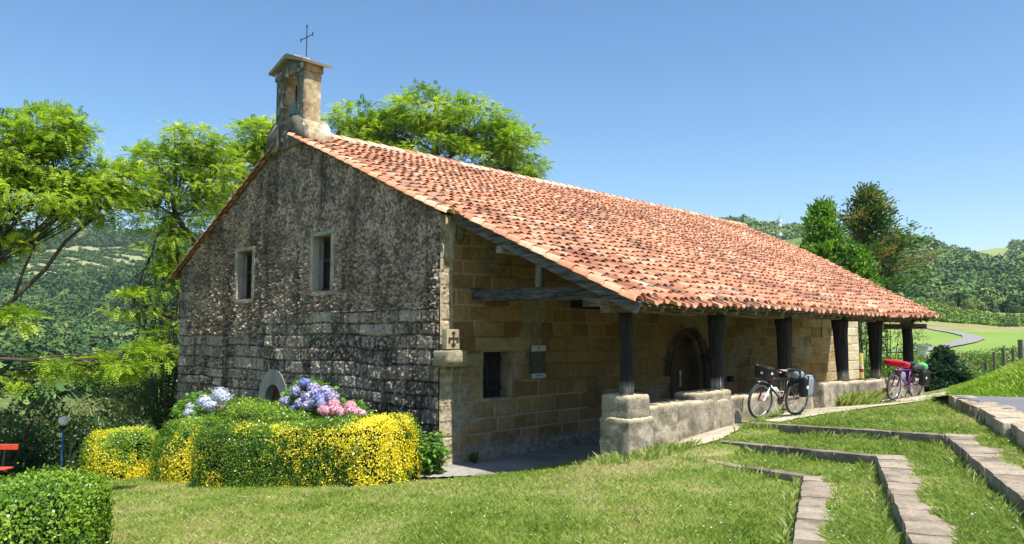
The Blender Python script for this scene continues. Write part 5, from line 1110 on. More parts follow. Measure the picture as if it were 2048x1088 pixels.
# conifers
def conifer(label, c, h, wmax, n, cols, seed, kind=0, zg=None, group='conifers'):
    r_ = np.random.default_rng(seed); zg = Hs(c[0], c[1]) if zg is None else zg; t = thing('conifer', label, 'tree', (c[0], c[1], zg), 0, group)
    top = c[2]; zb = top - h; mb = MB(); V, F = tube([(c[0], c[1], zg - .1), (c[0], c[1], zb + h * .5), (c[0], c[1], top - .1)], [.22, .12, .02], 8); mb.add(V, F, (.1, .07, .05)); P_, D_, T_ = [], [], []
    nb = 110 if kind else 150
    for k in range(nb):
        f = r_.random() ** (.8); z = zb + h * f; a = r_.uniform(0, 6.28)
        if kind == 0: wr = wmax * (math.sin(min(1, (1 - f) * 1.4 + .12) * math.pi * .5) ** .8) * (.35 + .65 * min(1, f * 3 + .3))
        elif kind == 1: wr = wmax * np.interp(f, [0, .25, .5, .8, 1], [.6, 1, .75, .5, .12]) * (1 + .7 * math.cos(a + .79) * (.2 < f < .62))
        else: wr = wmax * (1 - f) ** .85 + .05
        wr *= r_.uniform(.55, 1.08); e = np.array((c[0] + math.cos(a) * wr, c[1] + math.sin(a) * wr, z + (.25 * wr if kind != 2 else -.15 * wr))); s = np.array((c[0], c[1], z - .1 * wr))
        V, F = tube([s, e], [.03, .008], 4, False); mb.add(V, F, (.1, .07, .05)); m_ = n // nb; q = r_.uniform(.35, 1.05, m_)[:, None]; pp = s + (e - s) * q + r_.normal(size=(m_, 3)) * (.24 if kind < 2 else .1) * (1 if kind else .8); P_.append(pp)
        D_.append((e - s) * .5 + r_.normal(size=(m_, 3)) * .4 + np.array((0, 0, .5 if kind == 0 else .15))); T_.append(np.full(m_, r_.random()) + r_.normal(size=m_) * .15)
    p = np.concatenate(P_); d = np.concatenate(D_); T = np.concatenate(T_); V, F = leaf_quads(p, d, rnd_unit(len(p), r_), (.26 if kind < 2 else .2) * r_.uniform(.6, 1.3, len(p)), .10, .03)
    mb.build('trunk', M_BARK, t); obj('crown', V, F, M_LEAF, t, rep4(ramp(T, cols)))
BRG = [(0, (.04, .11, .015)), (.4, (.09, .22, .02)), (.8, (.2, .36, .04)), (1, (.3, .44, .06))]; BRN = [(0, (.025, .065, .018)), (.4, (.06, .13, .03)), (.62, (.12, .2, .04)), (.82, (.2, .26, .06)), (.95, (.3, .17, .09)), (1, (.34, .2, .12))]
conifer('bright green bushy cypress behind the far end of the tiled roof', at(1643, 413, 46), 6.2, 1.2, 15000, BRG, 601, 0, group='evergreens behind the chapel')
conifer('tall ragged evergreen with rusty brown tips behind the far end of the roof', at(1735, 385, 50), 7.2, 2.5, 15000, BRN, 602, 1, group='evergreens behind the chapel')
conifer('yellowish green conifer wedged between the cypress and the ragged evergreen', at(1712, 505, 46), 3.6, 1.0, 6000, BRG, 603, 0, group='evergreens behind the chapel')
q = at(1885, 705, 33); conifer('small dark blue green spruce in the dip beyond the loaded bicycle', q, q[2] - Hs(q[0], q[1]) + .1, 1.35, 9000, [(0, (.015, .045, .03)), (.6, (.03, .08, .045)), (1, (.07, .14, .07))], 604, 2, group='evergreens behind the chapel')
# ferns and weeds fringe beyond the road
# mast on the hill
mp_ = G(1559, 452, 500); mt = thing('telecom_mast', 'thin lattice communications mast on the wooded hilltop', 'mast', tuple(mp_)); mb = MB(); k = 700 / FPX
hgt_ = 22
for i in range(3): a = i * 2.094; V, F = tube([mp_ + (math.cos(a) * 1.0, math.sin(a) * 1.0, 0), mp_ + (math.cos(a) * .5, math.sin(a) * .5, hgt_)], .16, 5); mb.add(V, F, (.45, .44, .44))
for z in range(1, 10): V, F = torus(mp_ + (0, 0, z * 2.2), .9, .09, 'Y', 6, 4); V = (V - mp_ - (0, 0, z * 2.2))[:, [0, 2, 1]] + mp_ + (0, 0, z * 2.2); mb.add(V, F, (.45, .44, .44))
mb.build('lattice', M_GREYW, mt); mb = MB()
for z in (9, 15, 18): V, F = lathe([(0, -1), (1.5, -1), (1.5, 1), (0, 1)], mp_ + (0, 0, z), 10); mb.add(V, F, (.6, .6, .6))
V, F = tube([mp_ + (0, 0, hgt_), mp_ + (0, 0, hgt_ + 5)], .15, 5); mb.add(V, F, (.6, .6, .6)); mb.build('antennas', M_GREYW, mt)
# white sign box by the meadow; waymark post past the chapel end
q = at(1845, 704, 56); z = Hs(q[0], q[1]); t = thing('sign_box', 'small white box on a post at the edge of the meadow', 'sign', (q[0], q[1], z)); V, F = box((q[0], q[1], q[2]), (.6, .6, .7), .4, .03); obj('box', V, F, M_WHITE, t); V, F = prism([(-.5, 0), (.5, 0), (0, .18)], -.5, .5, 'Y'); V = V + (q[0], q[1], q[2] + .35); obj('cap', V, F, M_GREYW, t, (.12, .12, .12)); V, F = box((q[0], q[1], (q[2] - .3 + z) / 2), (.12, .12, q[2] - .3 - z), .4); obj('leg', V, F, M_WHITE, t)
q0 = at(1725, 790, 30); z0 = Hs(q0[0], q0[1]) - .1; zt_ = P(1725, 707, D=30)[2]
t = thing('waymark_post', 'pale yellow marker post with white and red bands, past the far chapel wall', 'post', (q0[0], q0[1], z0)); V, F = lathe([(.075, 0), (.075, zt_ - z0), (0, zt_ - z0 + .02)], (q0[0], q0[1], z0), 12); obj('pole', V, F, M_GREYW, t, (.34, .30, .09), True)
zr = P(1725, 735, D=30)[2]
for dz, c, nm in ((0, (.62, .62, .6), 'white_band'), (-.1, (.5, .03, .03), 'red_band')): V, F = lathe([(.079, zr + dz - .045), (.079, zr + dz + .045)], (q0[0], q0[1], 0), 12); obj(nm, V, F, M_GREYW, t, c, True)

# ------------------------------------------------------------------ red park bench, globe lamp, palm
c = at(-82, 962, 21.5); zb = Hs(c[0], c[1]); t = thing('park_bench', 'red slatted park bench with black iron legs cut by the left edge', 'bench', (c[0], c[1], zb))
M_RED = mplain('red_bench_paint', (.55, .07, .03), .5, 0, .5, .15, 12)
dv = norm(np.array([[math.sin(HEAD) * .98, -math.cos(HEAD) * .98, 0]]))[0]; fv = np.array((-dv[1], dv[0], 0)); fv = -fv if fv @ c > 0 else fv; fv[2] = 0
def bx(o0, along, fwd, up, name, m, parent, col=None):
    M = Matrix(((dv[0], fv[0], 0), (dv[1], fv[1], 0), (0, 0, 1))); V, F = box((0, 0, 0), (along, fwd, up), 0, .008); V = V @ np.array(M).T + o0; return obj(name, V, F, m, parent, col)
C0 = np.array((c[0], c[1], zb)); end = 1.15
for k in range(2): bx(C0 + fv * (.0 + k * .17 - .03) + (0, 0, .44), 2.3, .15, .035, 'seat_slat', M_RED, t)
bx(C0 - fv * .22 + (0, 0, .88), 2.3, .03, .13, 'back_slat', M_RED, t)
for s in (-1, 1):
    mb = MB(); b0 = C0 + dv * s * .85
    for (p0, p1) in ((b0 - fv * .17 + (0, 0, .40), b0 - fv * .26 + (0, 0, .98)), (b0 - fv * .12 + (0, 0, .42), b0 - fv * .2), (b0 + fv * .12 + (0, 0, .42), b0 + fv * .18), (b0 - fv * .18 + (0, 0, .4), b0 + fv * .2 + (0, 0, .4))): V, F = tube([p0, p1], .028, 6); mb.add(V, F)
    mb.build('leg', M_IRON, t)
c = at(127, 842, 23.4); zb = Hs(c[0], c[1]); t = thing('globe_lamp', 'white globe lamp on a blue post above the dark hedge', 'lamp', (c[0], c[1], zb))
V, F = lathe([(.022, zb), (.022, c[2] - .13), (0, c[2] - .13)], (c[0], c[1], 0), 10); obj('lamp_post', V, F, mplain('blue_paint', (.03, .1, .42), .5), t, None, True)
V, F = lathe([(.0, -.13), (.05, -.12), (.09, -.09), (.12, -.03), (.122, .02), (.11, .07), (.07, .11), (.0, .128)], c, 20); obj('globe', V, F, mplain('opal_globe', (.82, .74, .66), .35, 0, .5, .06, 6), t, None, True)
V, F = lathe([(.06, -.22), (.09, -.16), (.1, -.12)], c, 14); obj('collar', V, F, M_IRON, t)
c = at(62, 838, 27); zb = Hs(c[0], c[1]); t = thing('palm', 'small palm with arching pale fronds behind the hedge', 'palm', (c[0], c[1], zb)); V, F = tube([(c[0], c[1], zb), c], [.2, .16], 9); obj('trunk', V, F, M_BARK, t, (.2, .16, .1)); r_ = np.random.default_rng(66); Vs = []
for k in range(16):
    a = r_.uniform(0, 6.28); tip = np.array((math.cos(a), math.sin(a), 0)); pts = np.array([c + tip * s * 1.9 + np.array((0, 0, 1.5 * s - 1.5 * s * s * r_.uniform(.7, 1.2))) for s in np.linspace(0, 1, 22)])
    for i in range(2, 22):
        d = pts[i] - pts[i - 1]; sd_ = norm(np.cross(d, (0, 0, 1.))[None])[0]
        for sg in (-1, 1): V, F = leaf_quads(pts[i][None], (sd_ * sg + norm(d[None])[0] * .8 - (0, 0, .2))[None], np.array([[0, 0, 1.]]), .42, .03, 0); Vs.append(V)
V = np.concatenate(Vs); obj('fronds', V, np.arange(len(V)).reshape(-1, 4), M_LEAF, t, np.broadcast_to((.28, .33, .15), (len(V), 3)))

# ------------------------------------------------------------------ things on the porch wall
M_ALU = mplain('brushed_plate', (.42, .46, .5), .35, .2, .5, .06); M_GRN = mplain('dark_green_panel', (.006, .016, .012), .35, 0, .5, .1)
t = thing('information_board', 'narrow dark green information board with pale ends on the porch wall', 'sign', (12.23, YW - .04, .68))
V, F = box((12.23, YW - .055, 1.03), (.46, .02, .70), 0, .003); obj('board', V, F, M_GRN, t)
V, F = box((12.23, YW - .060, 1.32), (.46, .022, .125), 0, .002); obj('top_plate', V, F, M_ALU, t); V, F = box((12.23, YW - .060, .73), (.46, .022, .10), 0, .002); obj('bottom_plate', V, F, M_ALU, t)
mb = MB(); V, F = box((12.23, YW - .073, 1.335), (.03, .004, .05)); mb.add(V, F)
V, F = box((12.23, YW - .073, 1.285), (.11, .004, .008)); mb.add(V, F); V, F = box((12.24, YW - .073, .735), (.24, .004, .012)); mb.add(V, F)
for sx in (-.2, .2):
    for z in (1.36, .70): V, F = box((12.23 + sx, YW - .073, z), (.014, .006, .014)); mb.add(V, F)
mb.build('dark_marks', M_DARK, t)
mb = MB(); r_ = np.random.default_rng(4)
for (z, w_, h_) in [(1.232, .2, .014), (1.205, .12, .012), (1.18, .09, .010)] + [(1.0 - k * .022, .3 - (k % 4) * .03, .006) for k in range(11)]: V, F = box((12.23, YW - .067, z), (w_, .003, h_)); mb.add(V, F)
for k in range(10): a = k * .628; V, F = box((12.23 + .05 * math.cos(a), YW - .067, 1.10 + .045 * math.sin(a)), (.02, .003, .02)); mb.add(V, F)
mb.build('pale_print', mplain('pale_print', (.07, .09, .075), .5), t)
V, F = box((20.5, YW - .06, .33), (.22, .12, .16), 0, .01); tag(obj('meter_box', V - (20.5, YW, .25), F, M_DARK, None, local=True), 'small black box fixed low on the porch wall right of the doorway', 'box').location = (20.5, YW, .25)
pts = [(9.86, 11.3, 3.95), (9.84, 11.28, 3.7), (9.83, 11.3, 3.52), (9.93, 11.28, 3.42), (10.03, 11.3, 3.5), (10.05, 11.3, 3.75), (9.98, 11.32, 3.9)]
V, F = tube(pts, .010, 6); tag(obj('cable', V, F, M_IRON), 'loose black cable loop hanging under the roof at the corner', 'cable')
r_ = np.random.default_rng(12); ns, nu = 11, 6; V = []
for i in range(ns):
    for j in range(nu): V.append((17.82 + (j / (nu - 1) - .5) * (.05 + .02 * math.sin(i * .7)) + r_.normal() * .004, YW - .05 - .035 * math.sin(j * 1.9 + i * .3) - .01, .66 - i * .042 + r_.normal() * .004))
tag(obj('cloth', V, grid_faces(ns, nu), M_WHITE, None, None, True), 'white cloth ribbon hanging at the left side of the pointed doorway', 'cloth')

# ------------------------------------------------------------------ bicycles
M_TYRE = mplain('tyre_rubber', (.045, .043, .042), .85, 0, .3, .25, 60, .4); M_RIM = mplain('silver_rim', (.62, .63, .65), .3, .8, .5, .05); M_BLK = mplain('black_paint', (.012, .012, .014), .35, 0, .5, .1, 8, 0, .3); M_STEEL = mplain('steel', (.45, .46, .48), .35, .9, .5, .08)
M_WPT = mplain('white_gloss', (.8, .8, .8), .3, 0, .5, .04); M_RDP = mplain('red_gloss', (.55, .015, .03), .3, 0, .5, .08); M_PURP = mplain('purple_gloss', (.2, .03, .22), .35, .2, .5, .1); M_GRIP = mplain('pale_pink_grip', (.62, .42, .38), .7)
M_BAGS = mplain('silver_grey_bag_fabric', (.24, .27, .30), .5, 0, .5, .18, 14, .5); M_BAGB = mplain('black_bag_fabric', (.014, .014, .016), .45, 0, .5, .3, 14, .5); M_BAGR = mplain('red_bag_fabric', (.62, .01, .035), .6, 0, .4, .18, 12, .6); M_BAGG = mplain('bright_green_bag_fabric', (.10, .6, .16), .6, 0, .4, .15, 12, .5); M_BAGD = mplain('charcoal_bag_fabric', (.045, .043, .042), .7, 0, .4, .25, 14, .5); M_BLU = mplain('blue_plastic', (.04, .16, .5), .4)
def pillow(c, s, seed, e=3.2, n=26, wr=.06, sx=None):
    """soft stuffed bag form: superellipsoid with fabric folds"""
    u = np.linspace(-math.pi / 2, math.pi / 2, n); v = np.linspace(-math.pi, math.pi, n * 2); U, W = np.meshgrid(u, v, indexing='ij')
    f = lambda w_: np.sign(w_) * np.abs(w_) ** (2 / e); x = f(np.cos(U)) * f(np.cos(W)); y = f(np.cos(U)) * f(np.sin(W)); z = f(np.sin(U)); p = np.stack([x, y, z], -1).reshape(-1, 3)
    k = 1 + (fbm(p * (1.5, 1.5, 4) + seed * 5, 4, seed) - .5) * wr * 2; p = p * k[:, None] * np.array(s) / 2
    return p + np.array(c), grid_faces(n, n * 2)
def bike(name, label, x, y, z, rz, lean, frame_m, fork_m, kind):
    t = thing(name, label, 'bicycle', (x, y, z)); t.rotation_euler = Matrix.Rotation(rz, 4, 'Z').to_euler(); M0 = (Matrix.Rotation(rz, 4, 'Z') @ Matrix.Rotation(lean, 4, 'X')).to_euler(); t.rotation_euler = M0
    # local: x forward, rear axle at x=-.54, front axle at .56
    Rw = .345; xr, xf = -.54, .56
    for nm, xx_ in (('wheel', xf), ('wheel', xr)):
        V, F = lathe([(0, -.035), (.022, -.035), (.022, .035), (0, .035)], (xx_, 0, Rw), 12, 'Y'); wh = obj(nm, V, F, M_STEEL, t, local=True)
        V, F = torus((xx_, 0, Rw), Rw - .022, .026, seg=48, ss=9); obj('tyre', V, F, M_TYRE, wh, None, True, True)
        V, F = torus((xx_, 0, Rw), Rw - .055, .012, seg=48, ss=6); obj('rim', V, F, M_RIM, wh, None, True, True); mb = MB()
        for k in range(28): a = k / 28 * 6.283; sg = 1 if k % 2 else -1; b_ = a + (.35 if k % 4 < 2 else -.35); V, F = tube([(xx_ + .02 * math.cos(b_), sg * .03, Rw + .02 * math.sin(b_)), (xx_ + (Rw - .06) * math.cos(a), 0, Rw + (Rw - .06) * math.sin(a))], .0018, 4, False); mb.add(V, F)
        mb.build('spokes', M_STEEL, wh, False, True); V, F = torus((xx_, .038, Rw), .07, .005, seg=24, ss=5, flat=.4); obj('brake_disc', V, F, M_STEEL, wh, None, True, True)
    bb = (-.10, 0, .31); hb, ht = (.375, 0, .66), (.335, 0, .80); stt = (-.235, 0, .74)
    mb = MB()
    for a, b, r_ in ((bb, hb, .024), (stt, (.35, 0, .76), .019), (bb, stt, .017), (hb, ht, .024), (bb, (xr, .06, Rw), .010), (bb, (xr, -.06, Rw), .010), (stt, (xr, .06, Rw), .008), (stt, (xr, -.06, Rw), .008)): V, F = tube([a, b], r_, 10); mb.add(V, F)
    mb.build('frame', frame_m, t, True, True)
    if kind == 1: mb = MB(); V, F = tube([(-.02, -.002, .395), (.30, -.002, .62)], .0255, 10); mb.add(V, F); o = mb.build('frame_decal', M_WPT, t, True, True); mb = MB(); V, F = tube([(.0, -.004, .395 + .012), (.12, -.004, .49)], .0257, 10); mb.add(V, F); V, F = tube([(.2, 0, .756), (.33, 0, .766)], .0205, 10); mb.add(V, F); mb.build('red_decal', M_RDP, t, True, True)
    for sg in (-1, 1):
        mb = MB(); V, F = tube([(.40, sg * .065, .60), (xf - .03, sg * .065, Rw + .02), (xf, sg * .06, Rw)], [.019, .02, .012], 8); mb.add(V, F); o = mb.build('fork_leg', (M_WPT if sg > 0 else M_RDP) if kind == 1 else fork_m, t, True, True)
    mb = MB(); V, F = tube([(.355, -.065, .745), (.40, -.065, .60)], .015, 8); mb.add(V, F); V, F = tube([(.355, .065, .745), (.40, .065, .60)], .015, 8); mb.add(V, F); V, F = box((.37, 0, .70), (.06, .17, .045), 0, .01); mb.add(V, F); mb.build('fork_crown', M_BLK if kind == 1 else frame_m, t, False, True)
    mb = MB(); V, F = tube([(.335, 0, .80), (.31, 0, .90), (.38, 0, .93)], .016, 8); mb.add(V, F); mb.build('stem', M_BLK, t, True, True)
    hbar = MB(); pts = [(.30, -.33, .965), (.36, -.18, .95), (.385, -.05, .93), (.385, .05, .93), (.36, .18, .95), (.30, .33, .965)]; V, F = tube(pts, .0125, 8); hbar.add(V, F); hb_o = hbar.build('handlebar', M_BLK, t, True, True)
    for sg in (-1, 1):
        V, F = tube([(.335, sg * .215, .955), (.295, sg * .345, .966)], .018, 8); obj('grip', V, F, M_GRIP if kind == 1 else M_BLK, hb_o, None, True, True)
        V, F = tube([(.36, sg * .19, .945), (.40, sg * .22, .925), (.385, sg * .30, .92)], .007, 6); obj('brake_lever', V, F, M_STEEL, hb_o, None, True, True)
    for sg in (-1, 1): V, F = tube([(.36, sg * .17, .945), (.46, sg * .08, .93), (.43, sg * .03, .78), (.41, sg * .06, .62), (.53, sg * .07, .40)] if sg > 0 else [(.36, sg * .17, .945), (.45, sg * .06, .90), (.33, -.03, .74), (.0, -.03, .755), (-.22, -.03, .72), (-.5, -.06, .38)], .0035, 5, False); obj('brake_hose', V, F, M_BLK, t, None, True, True)
    V, F = tube([stt, (-.28, 0, .90)], .014, 8); obj('seat_post', V, F, M_STEEL if kind == 1 else M_BLK, t, None, True, True)
    V, F = pillow((-.29, 0, .925), (.28, .13, .055), 3, 2.6, 14, .02); k = V[:, 0] > -.25; V[k, 1] *= np.interp(V[k, 0], [-.25, -.15], [1, .35]); obj('saddle', V, F, M_BLK, t, None, True, True)
    V, F = lathe([(.0, .0), (.085, .0), (.09, .006), (.085, .012), (0, .012)], (-.10, -.06, .31), 24, 'Y'); obj('chainring', V, F, M_BLK if kind == 1 else M_STEEL, t, None, False, True)
    for sg, a in ((-1, 2.2), (1, 2.2 + math.pi)):
        e = (-.10 + .17 * math.cos(a), sg * .085, .31 + .17 * math.sin(a)); V, F = tube([(-.10, sg * .075, .31), e], .012, 6); cr = obj('crank', V, F, M_BLK, t, None, True, True); V, F = box((e[0], e[1] + sg * .05, e[2]), (.09, .08, .022), 0, .004); obj('pedal', V, F, M_BLK, cr, None, False, True)
    V, F = tube([(-.10, -.06, .395), (-.53, -.05, .385), (-.575, -.05, .345), (-.53, -.05, .30), (-.5, -.05, .24), (-.10, -.06, .225)], .005, 5, False); obj('chain', V, F, M_STEEL, t, None, False, True)
    mb = MB()
    for sg in (-1, 1):
        for a, b in (((xr, sg * .07, Rw + .02), (-.62, sg * .075, .73)), ((xr, sg * .07, Rw + .02), (-.40, sg * .075, .73)), ((-.28, sg * .05, .72), (-.82, sg * .06, .73))): V, F = tube([a, b], .006, 5); mb.add(V, F)
    for q in (-.8, -.62, -.45): V, F = tube([(q, -.065, .73), (q, .065, .73)], .006, 5); mb.add(V, F)
    mb.build('rear_rack', M_BLK, t, False, True)
    V, F = tube([(-.3, -.05, .28), (-.36, -.16, .005)], .01, 6); obj('kickstand', V, F, M_STEEL if kind == 1 else M_BLK, t, None, True, True)
    if kind == 1: V, F = torus((xf, 0, Rw), Rw + .03, .012, seg=48, ss=5, flat=2.4); k = [g for g in F if V[list(g), 2].mean() > Rw + .22 and V[list(g), 0].mean() < xf + .1 and V[list(g), 0].mean() > xf - .3]; obj('mudguard', V, k, M_WPT, t, None, True, True)
    return t
def on_bike(b, name, label, cat, parts, group=None):
    M = b.rotation_euler.to_matrix(); c = np.mean([p[1].mean(0) for p in parts], 0); loc = M @ Vector(c) + b.location
    t = thing(name, label, cat, loc); t.rotation_euler = b.rotation_euler
    if group: t['group'] = group
    for (nm, V, F, m) in parts: obj(nm, np.asarray(V) - c, F, m, t, None, True, True)
    return t
def bag_parts(c, s, m, seed, m2=None, strap=True, wr=.06, e=4.5, badge=None):
    ps = [('bag_body',) + pillow(c, s, seed, e, 26, wr) + (m,)]
    V, F = pillow((c[0], c[1], c[2] + s[2] * .47), (s[0] * .86, s[1] * .72, s[2] * .16), seed + 2, 3, 16, .1); ps.append(('roll_top', V, F, m2 or m))
    if strap:
        for dx in (-.3, .3): V, F = box((c[0] + s[0] * dx, c[1], c[2] + s[2] * .05), (.02, s[1] * 1.03, s[2] * .98), 0, .004); ps.append(('strap', V, F, M_BAGB))
    if badge: V, F = pillow(badge, (.07, .012, .07), 1, 2.2, 10, 0); ps.append(('reflector', V, F, M_WPT))
    return ps
b1 = bike('bicycle', 'black and white touring bicycle with a red fork leg leaning on the long stone bench', 14.32, 6.90, .02, R(168), R(-7), M_BLK, M_BLK, 1)
Lp = lambda b, p: b.rotation_euler.to_matrix() @ Vector(p) + b.location
ps = [('bag_body',) + pillow((.50, .0, .86), (.22, .34, .23), 31, 4.5, 26, .05) + (M_BAGB,), ('bag_lid',) + pillow((.505, .0, .965), (.25, .37, .10), 32, 3.5, 22, .06) + (M_BAGB,)]
V, F = pillow((.50, .178, .885), (.06, .01, .05), 1, 2.2, 10, 0); ps.append(('pale_badge', V, F, M_WPT)); V, F = pillow((.615, .03, .885), (.01, .07, .05), 1, 2.2, 10, 0); ps.append(('pale_badge', V, F, M_WPT)); on_bike(b1, 'handlebar_bag', 'black boxy handlebar bag on the front of the black and white bicycle', 'bag', ps)
ps = bag_parts((-.62, .16, .60), (.31, .18, .42), M_BAGS, 33, M_BAGS, badge=(-.50, .26, .60)); V, F = pillow((-.49, .165, .60), (.11, .17, .40), 36, 4, 20, .05); ps.append(('black_side', V, F, M_BAGB)); on_bike(b1, 'pannier', 'silver grey roll top pannier on the near side of the black and white bicycle', 'bag', ps)
on_bike(b1, 'pannier', 'black pannier on the wall side of the black and white bicycle', 'bag', bag_parts((-.60, -.17, .56), (.30, .17, .40), M_BAGB, 34))
on_bike(b1, 'rack_bag', 'grey bag strapped across the rack behind the saddle of the black and white bicycle', 'bag', bag_parts((-.43, .0, .83), (.24, .36, .17), M_BAGS, 35, M_BAGB, wr=.1, e=3))
ps = [('bottle_body',) + lathe([(0, 0), (.036, 0), (.037, .13), (.03, .15), (.037, .16), (.03, .175), (.012, .185), (.012, .2), (0, .2)], (0, 0, 0), 16) + (M_WPT,), ('red_label',) + lathe([(.0375, .04), (.0378, .1)], (0, 0, 0), 16) + (M_RDP,)]
Rm = np.array(Matrix.Rotation(R(50), 3, 'Y'))
def bottle(b, label, off, m=M_WPT):
    ps = [('bottle_body',) + lathe([(0, 0), (.036, 0), (.037, .13), (.03, .15), (.037, .16), (.03, .175), (.012, .185), (.012, .2), (0, .2)], (0, 0, 0), 16) + (m,), ('red_band',) + lathe([(.0375, .05), (.0378, .08)], (0, 0, 0), 16) + (M_RDP,)]
    ps = [(n, V @ Rm.T + np.array(off), F, mm) for (n, V, F, mm) in ps]; on_bike(b, 'water_bottle', label, 'bottle', ps)
bottle(b1, 'white water bottle in the frame of the black and white bicycle', (.02, .0, .455))
b2 = bike('bicycle', 'purple touring bicycle loaded with luggage, leaning on the farthest stone bench', 21.05, 6.74, -.02, R(171), R(-6), M_PURP, M_PURP, 2)
V, F = tube([(.47, -.30, .93), (.48, 0, .93), (.47, .30, .93)], .075, 16); V2, F2 = pillow((.49, 0, .92), (.16, .66, .17), 41, 3.4, 26, .10); ps = [('roll_body', V2, F2, M_BAGR)]
for yq in (-.2, .0, .2): V, F = torus((0, 0, 0), .082, .008, seg=24, ss=5, flat=2); ps.append(('strap', V * (1, 1, 1) + (.49, yq, .92), F, M_BAGB))
on_bike(b2, 'luggage_roll', 'red fabric roll strapped across the handlebar of the purple bicycle', 'bag', ps)
on_bike(b2, 'pannier', 'black pannier with a white reflector on the near side of the purple bicycle', 'bag', bag_parts((-.64, .17, .54), (.32, .19, .40), M_BAGB, 42, badge=(-.52, .275, .56)))
on_bike(b2, 'pannier', 'grey pannier on the wall side of the purple bicycle', 'bag', bag_parts((-.60, -.17, .56), (.28, .16, .38), M_BAGD, 43))
V, F = pillow((-.52, .02, .80), (.52, .26, .17), 44, 3, 24, .08); on_bike(b2, 'duffel_bag', 'charcoal duffel lying on the rear rack of the purple bicycle', 'bag', [('duffel_body', V, F, M_BAGD)])
V, F = pillow((-.80, .02, .82), (.16, .26, .20), 45, 2.6, 22, .16); on_bike(b2, 'green_sack', 'bright green sack at the tail of the purple bicycle', 'bag', [('sack_body', V, F, M_BAGG)])
V, F = pillow((.16, .0, .60), (.26, .09, .20), 46, 2.6, 22, .12); on_bike(b2, 'frame_bag', 'pale grey bag hung in the frame of the purple bicycle', 'bag', [('bag_body', V, F, M_BAGS)])
bottle(b2, 'blue water bottle in the frame of the purple bicycle', (-.02, .0, .40), M_BLU)

# ------------------------------------------------------------------ grass
def kerb_mask(x, y):
    k = np.zeros(len(x), bool)
    for i, (A, B) in enumerate(K):
        dA = (A[:2] - B[:2]); LA = np.linalg.norm(dA); dA = dA / LA; nA = np.array((dA[1], -dA[0])); nA = nA if nA @ UB > 0 else -nA
        t_ = (x - B[0]) * dA[0] + (y - B[1]) * dA[1]; n_ = (x - B[0]) * nA[0] + (y - B[1]) * nA[1]; k |= (t_ > -.05) & (t_ < LA) & (n_ > -.02) & (n_ < .19)
        s_ = -((x - B[0]) * UB[0] + (y - B[1]) * UB[1]); m_ = -((x - B[0]) * NB[0] + (y - B[1]) * NB[1]); k |= (s_ > 0) & (s_ < 9) & (m_ > -.02) & (m_ < (.34, .40, .42)[i] - .10 + .22 * (noise(v3(x * 3, y * 3), 5) - .5))
    t_ = (x - K4b[0]) * dk[0] + (y - K4b[1]) * dk[1]; n_ = (x - K4b[0]) * nk[0] + (y - K4b[1]) * nk[1]; k |= (n_ > -.05) & (t_ < 6.7)
    return k
HEDG = [((7.15, 15.6), (7.25, 14.2)), ((7.25, 14.2), (7.7, 12.4)), ((7.7, 12.4), (8.15, 10.85)), ((1.0, 8.75), (2.72, 7.35))]
def grass(name, label, n, rmin, rmax, h0, h1, wd, seed, cols, tall=None, pxr=(-150, 2250), keepf=None, lean=.5):
    r_ = np.random.default_rng(seed); px = r_.uniform(pxr[0], pxr[1], n); r = rmin * (rmax / rmin) ** (r_.random(n)); a = HEAD - np.arctan((px - 1024) / FPX); x, y = r * np.cos(a), r * np.sin(a)
    pn = fbm(v3(x, y) * 3.0, 2, 9)
    k = ~kerb_mask(x, y) & ~inpoly(x, y, SLAB) & ~(inpoly(x, y, PTH) & (pn < .62)) & ~((x > 9.4) & (y > 11.3)) & ~((y > 7.45) & (y < 8.1) & (x > 10.2) & (x < 25.2) & ~((x > 17.7) & (x < 17.95)))
    if keepf is not None: k &= keepf(x, y)
    x, y, r = x[k], y[k], r[k]; n = len(x); z = H(x, y) + (fbm(v3(x, y) * .8, 3, 2) - .5) * .06 - .008
    dens = fbm(v3(x, y) * .9, 3, 19); hh = r_.uniform(h0, h1, n) * (.6 + .9 * dens)
    wv = wd * (.6 + .12 * r); an = r_.uniform(0, 6.283, n); sd_ = np.stack([np.cos(an), np.sin(an), 0 * an], -1); ln = r_.normal(size=(n, 3)) * lean; ln[:, 2] = 0
    b = np.stack([x, y, z], -1); mid = b + (np.array((0, 0, .55)) + ln * .2) * hh[:, None]; tip = b + (np.array((0, 0, 1.)) + ln) * hh[:, None]
    V = np.stack([b - sd_ * wv[:, None] / 2, b + sd_ * wv[:, None] / 2, mid + sd_ * wv[:, None] * .35, tip], 1).reshape(-1, 3)
    c = ramp(fbm(v3(x, y) * .55, 4, 11) * .55 + fbm(v3(x, y) * 2.3, 3, 12) * .25 + r_.normal(size=n) * .09 + .1, cols)
    o = obj(name, V, np.arange(4 * n).reshape(n, 4), M_GRASS, None, rep4(c)); return tag(o, label, 'grass', kind='stuff')
GC = [(.25, (.15, .24, .03)), (.42, (.25, .35, .055)), (.55, (.36, .43, .09)), (.66, (.47, .46, .18)), (.85, (.55, .46, .26))]
grass('lawn_grass', 'short sunlit lawn grass with straw coloured patches', 330000, 4.2, 24, .025, .06, .0035, 701, GC)
TG = [(.2, (.19, .29, .05)), (.5, (.34, .43, .10)), (.8, (.50, .53, .21))]
grass('terrace_grass', 'longer bright grass on the stepped terraces', 190000, 4.5, 17, .022, .07, .0033, 702, TG, keepf=lambda x, y: (terr_level(x, y) >= 0) & (fbm(v3(x, y) * 1.7, 3, 18) > .42), pxr=(1300, 2200), lean=.6)
def near_bench(x, y): return (x > 10) & (x < 25.3) & (y > 6.85) & (y < 7.5) & ~inpoly(x, y, PTH) | (np.hypot(x - 10.0, y - 7.7) < .55) & (y < 8.1)
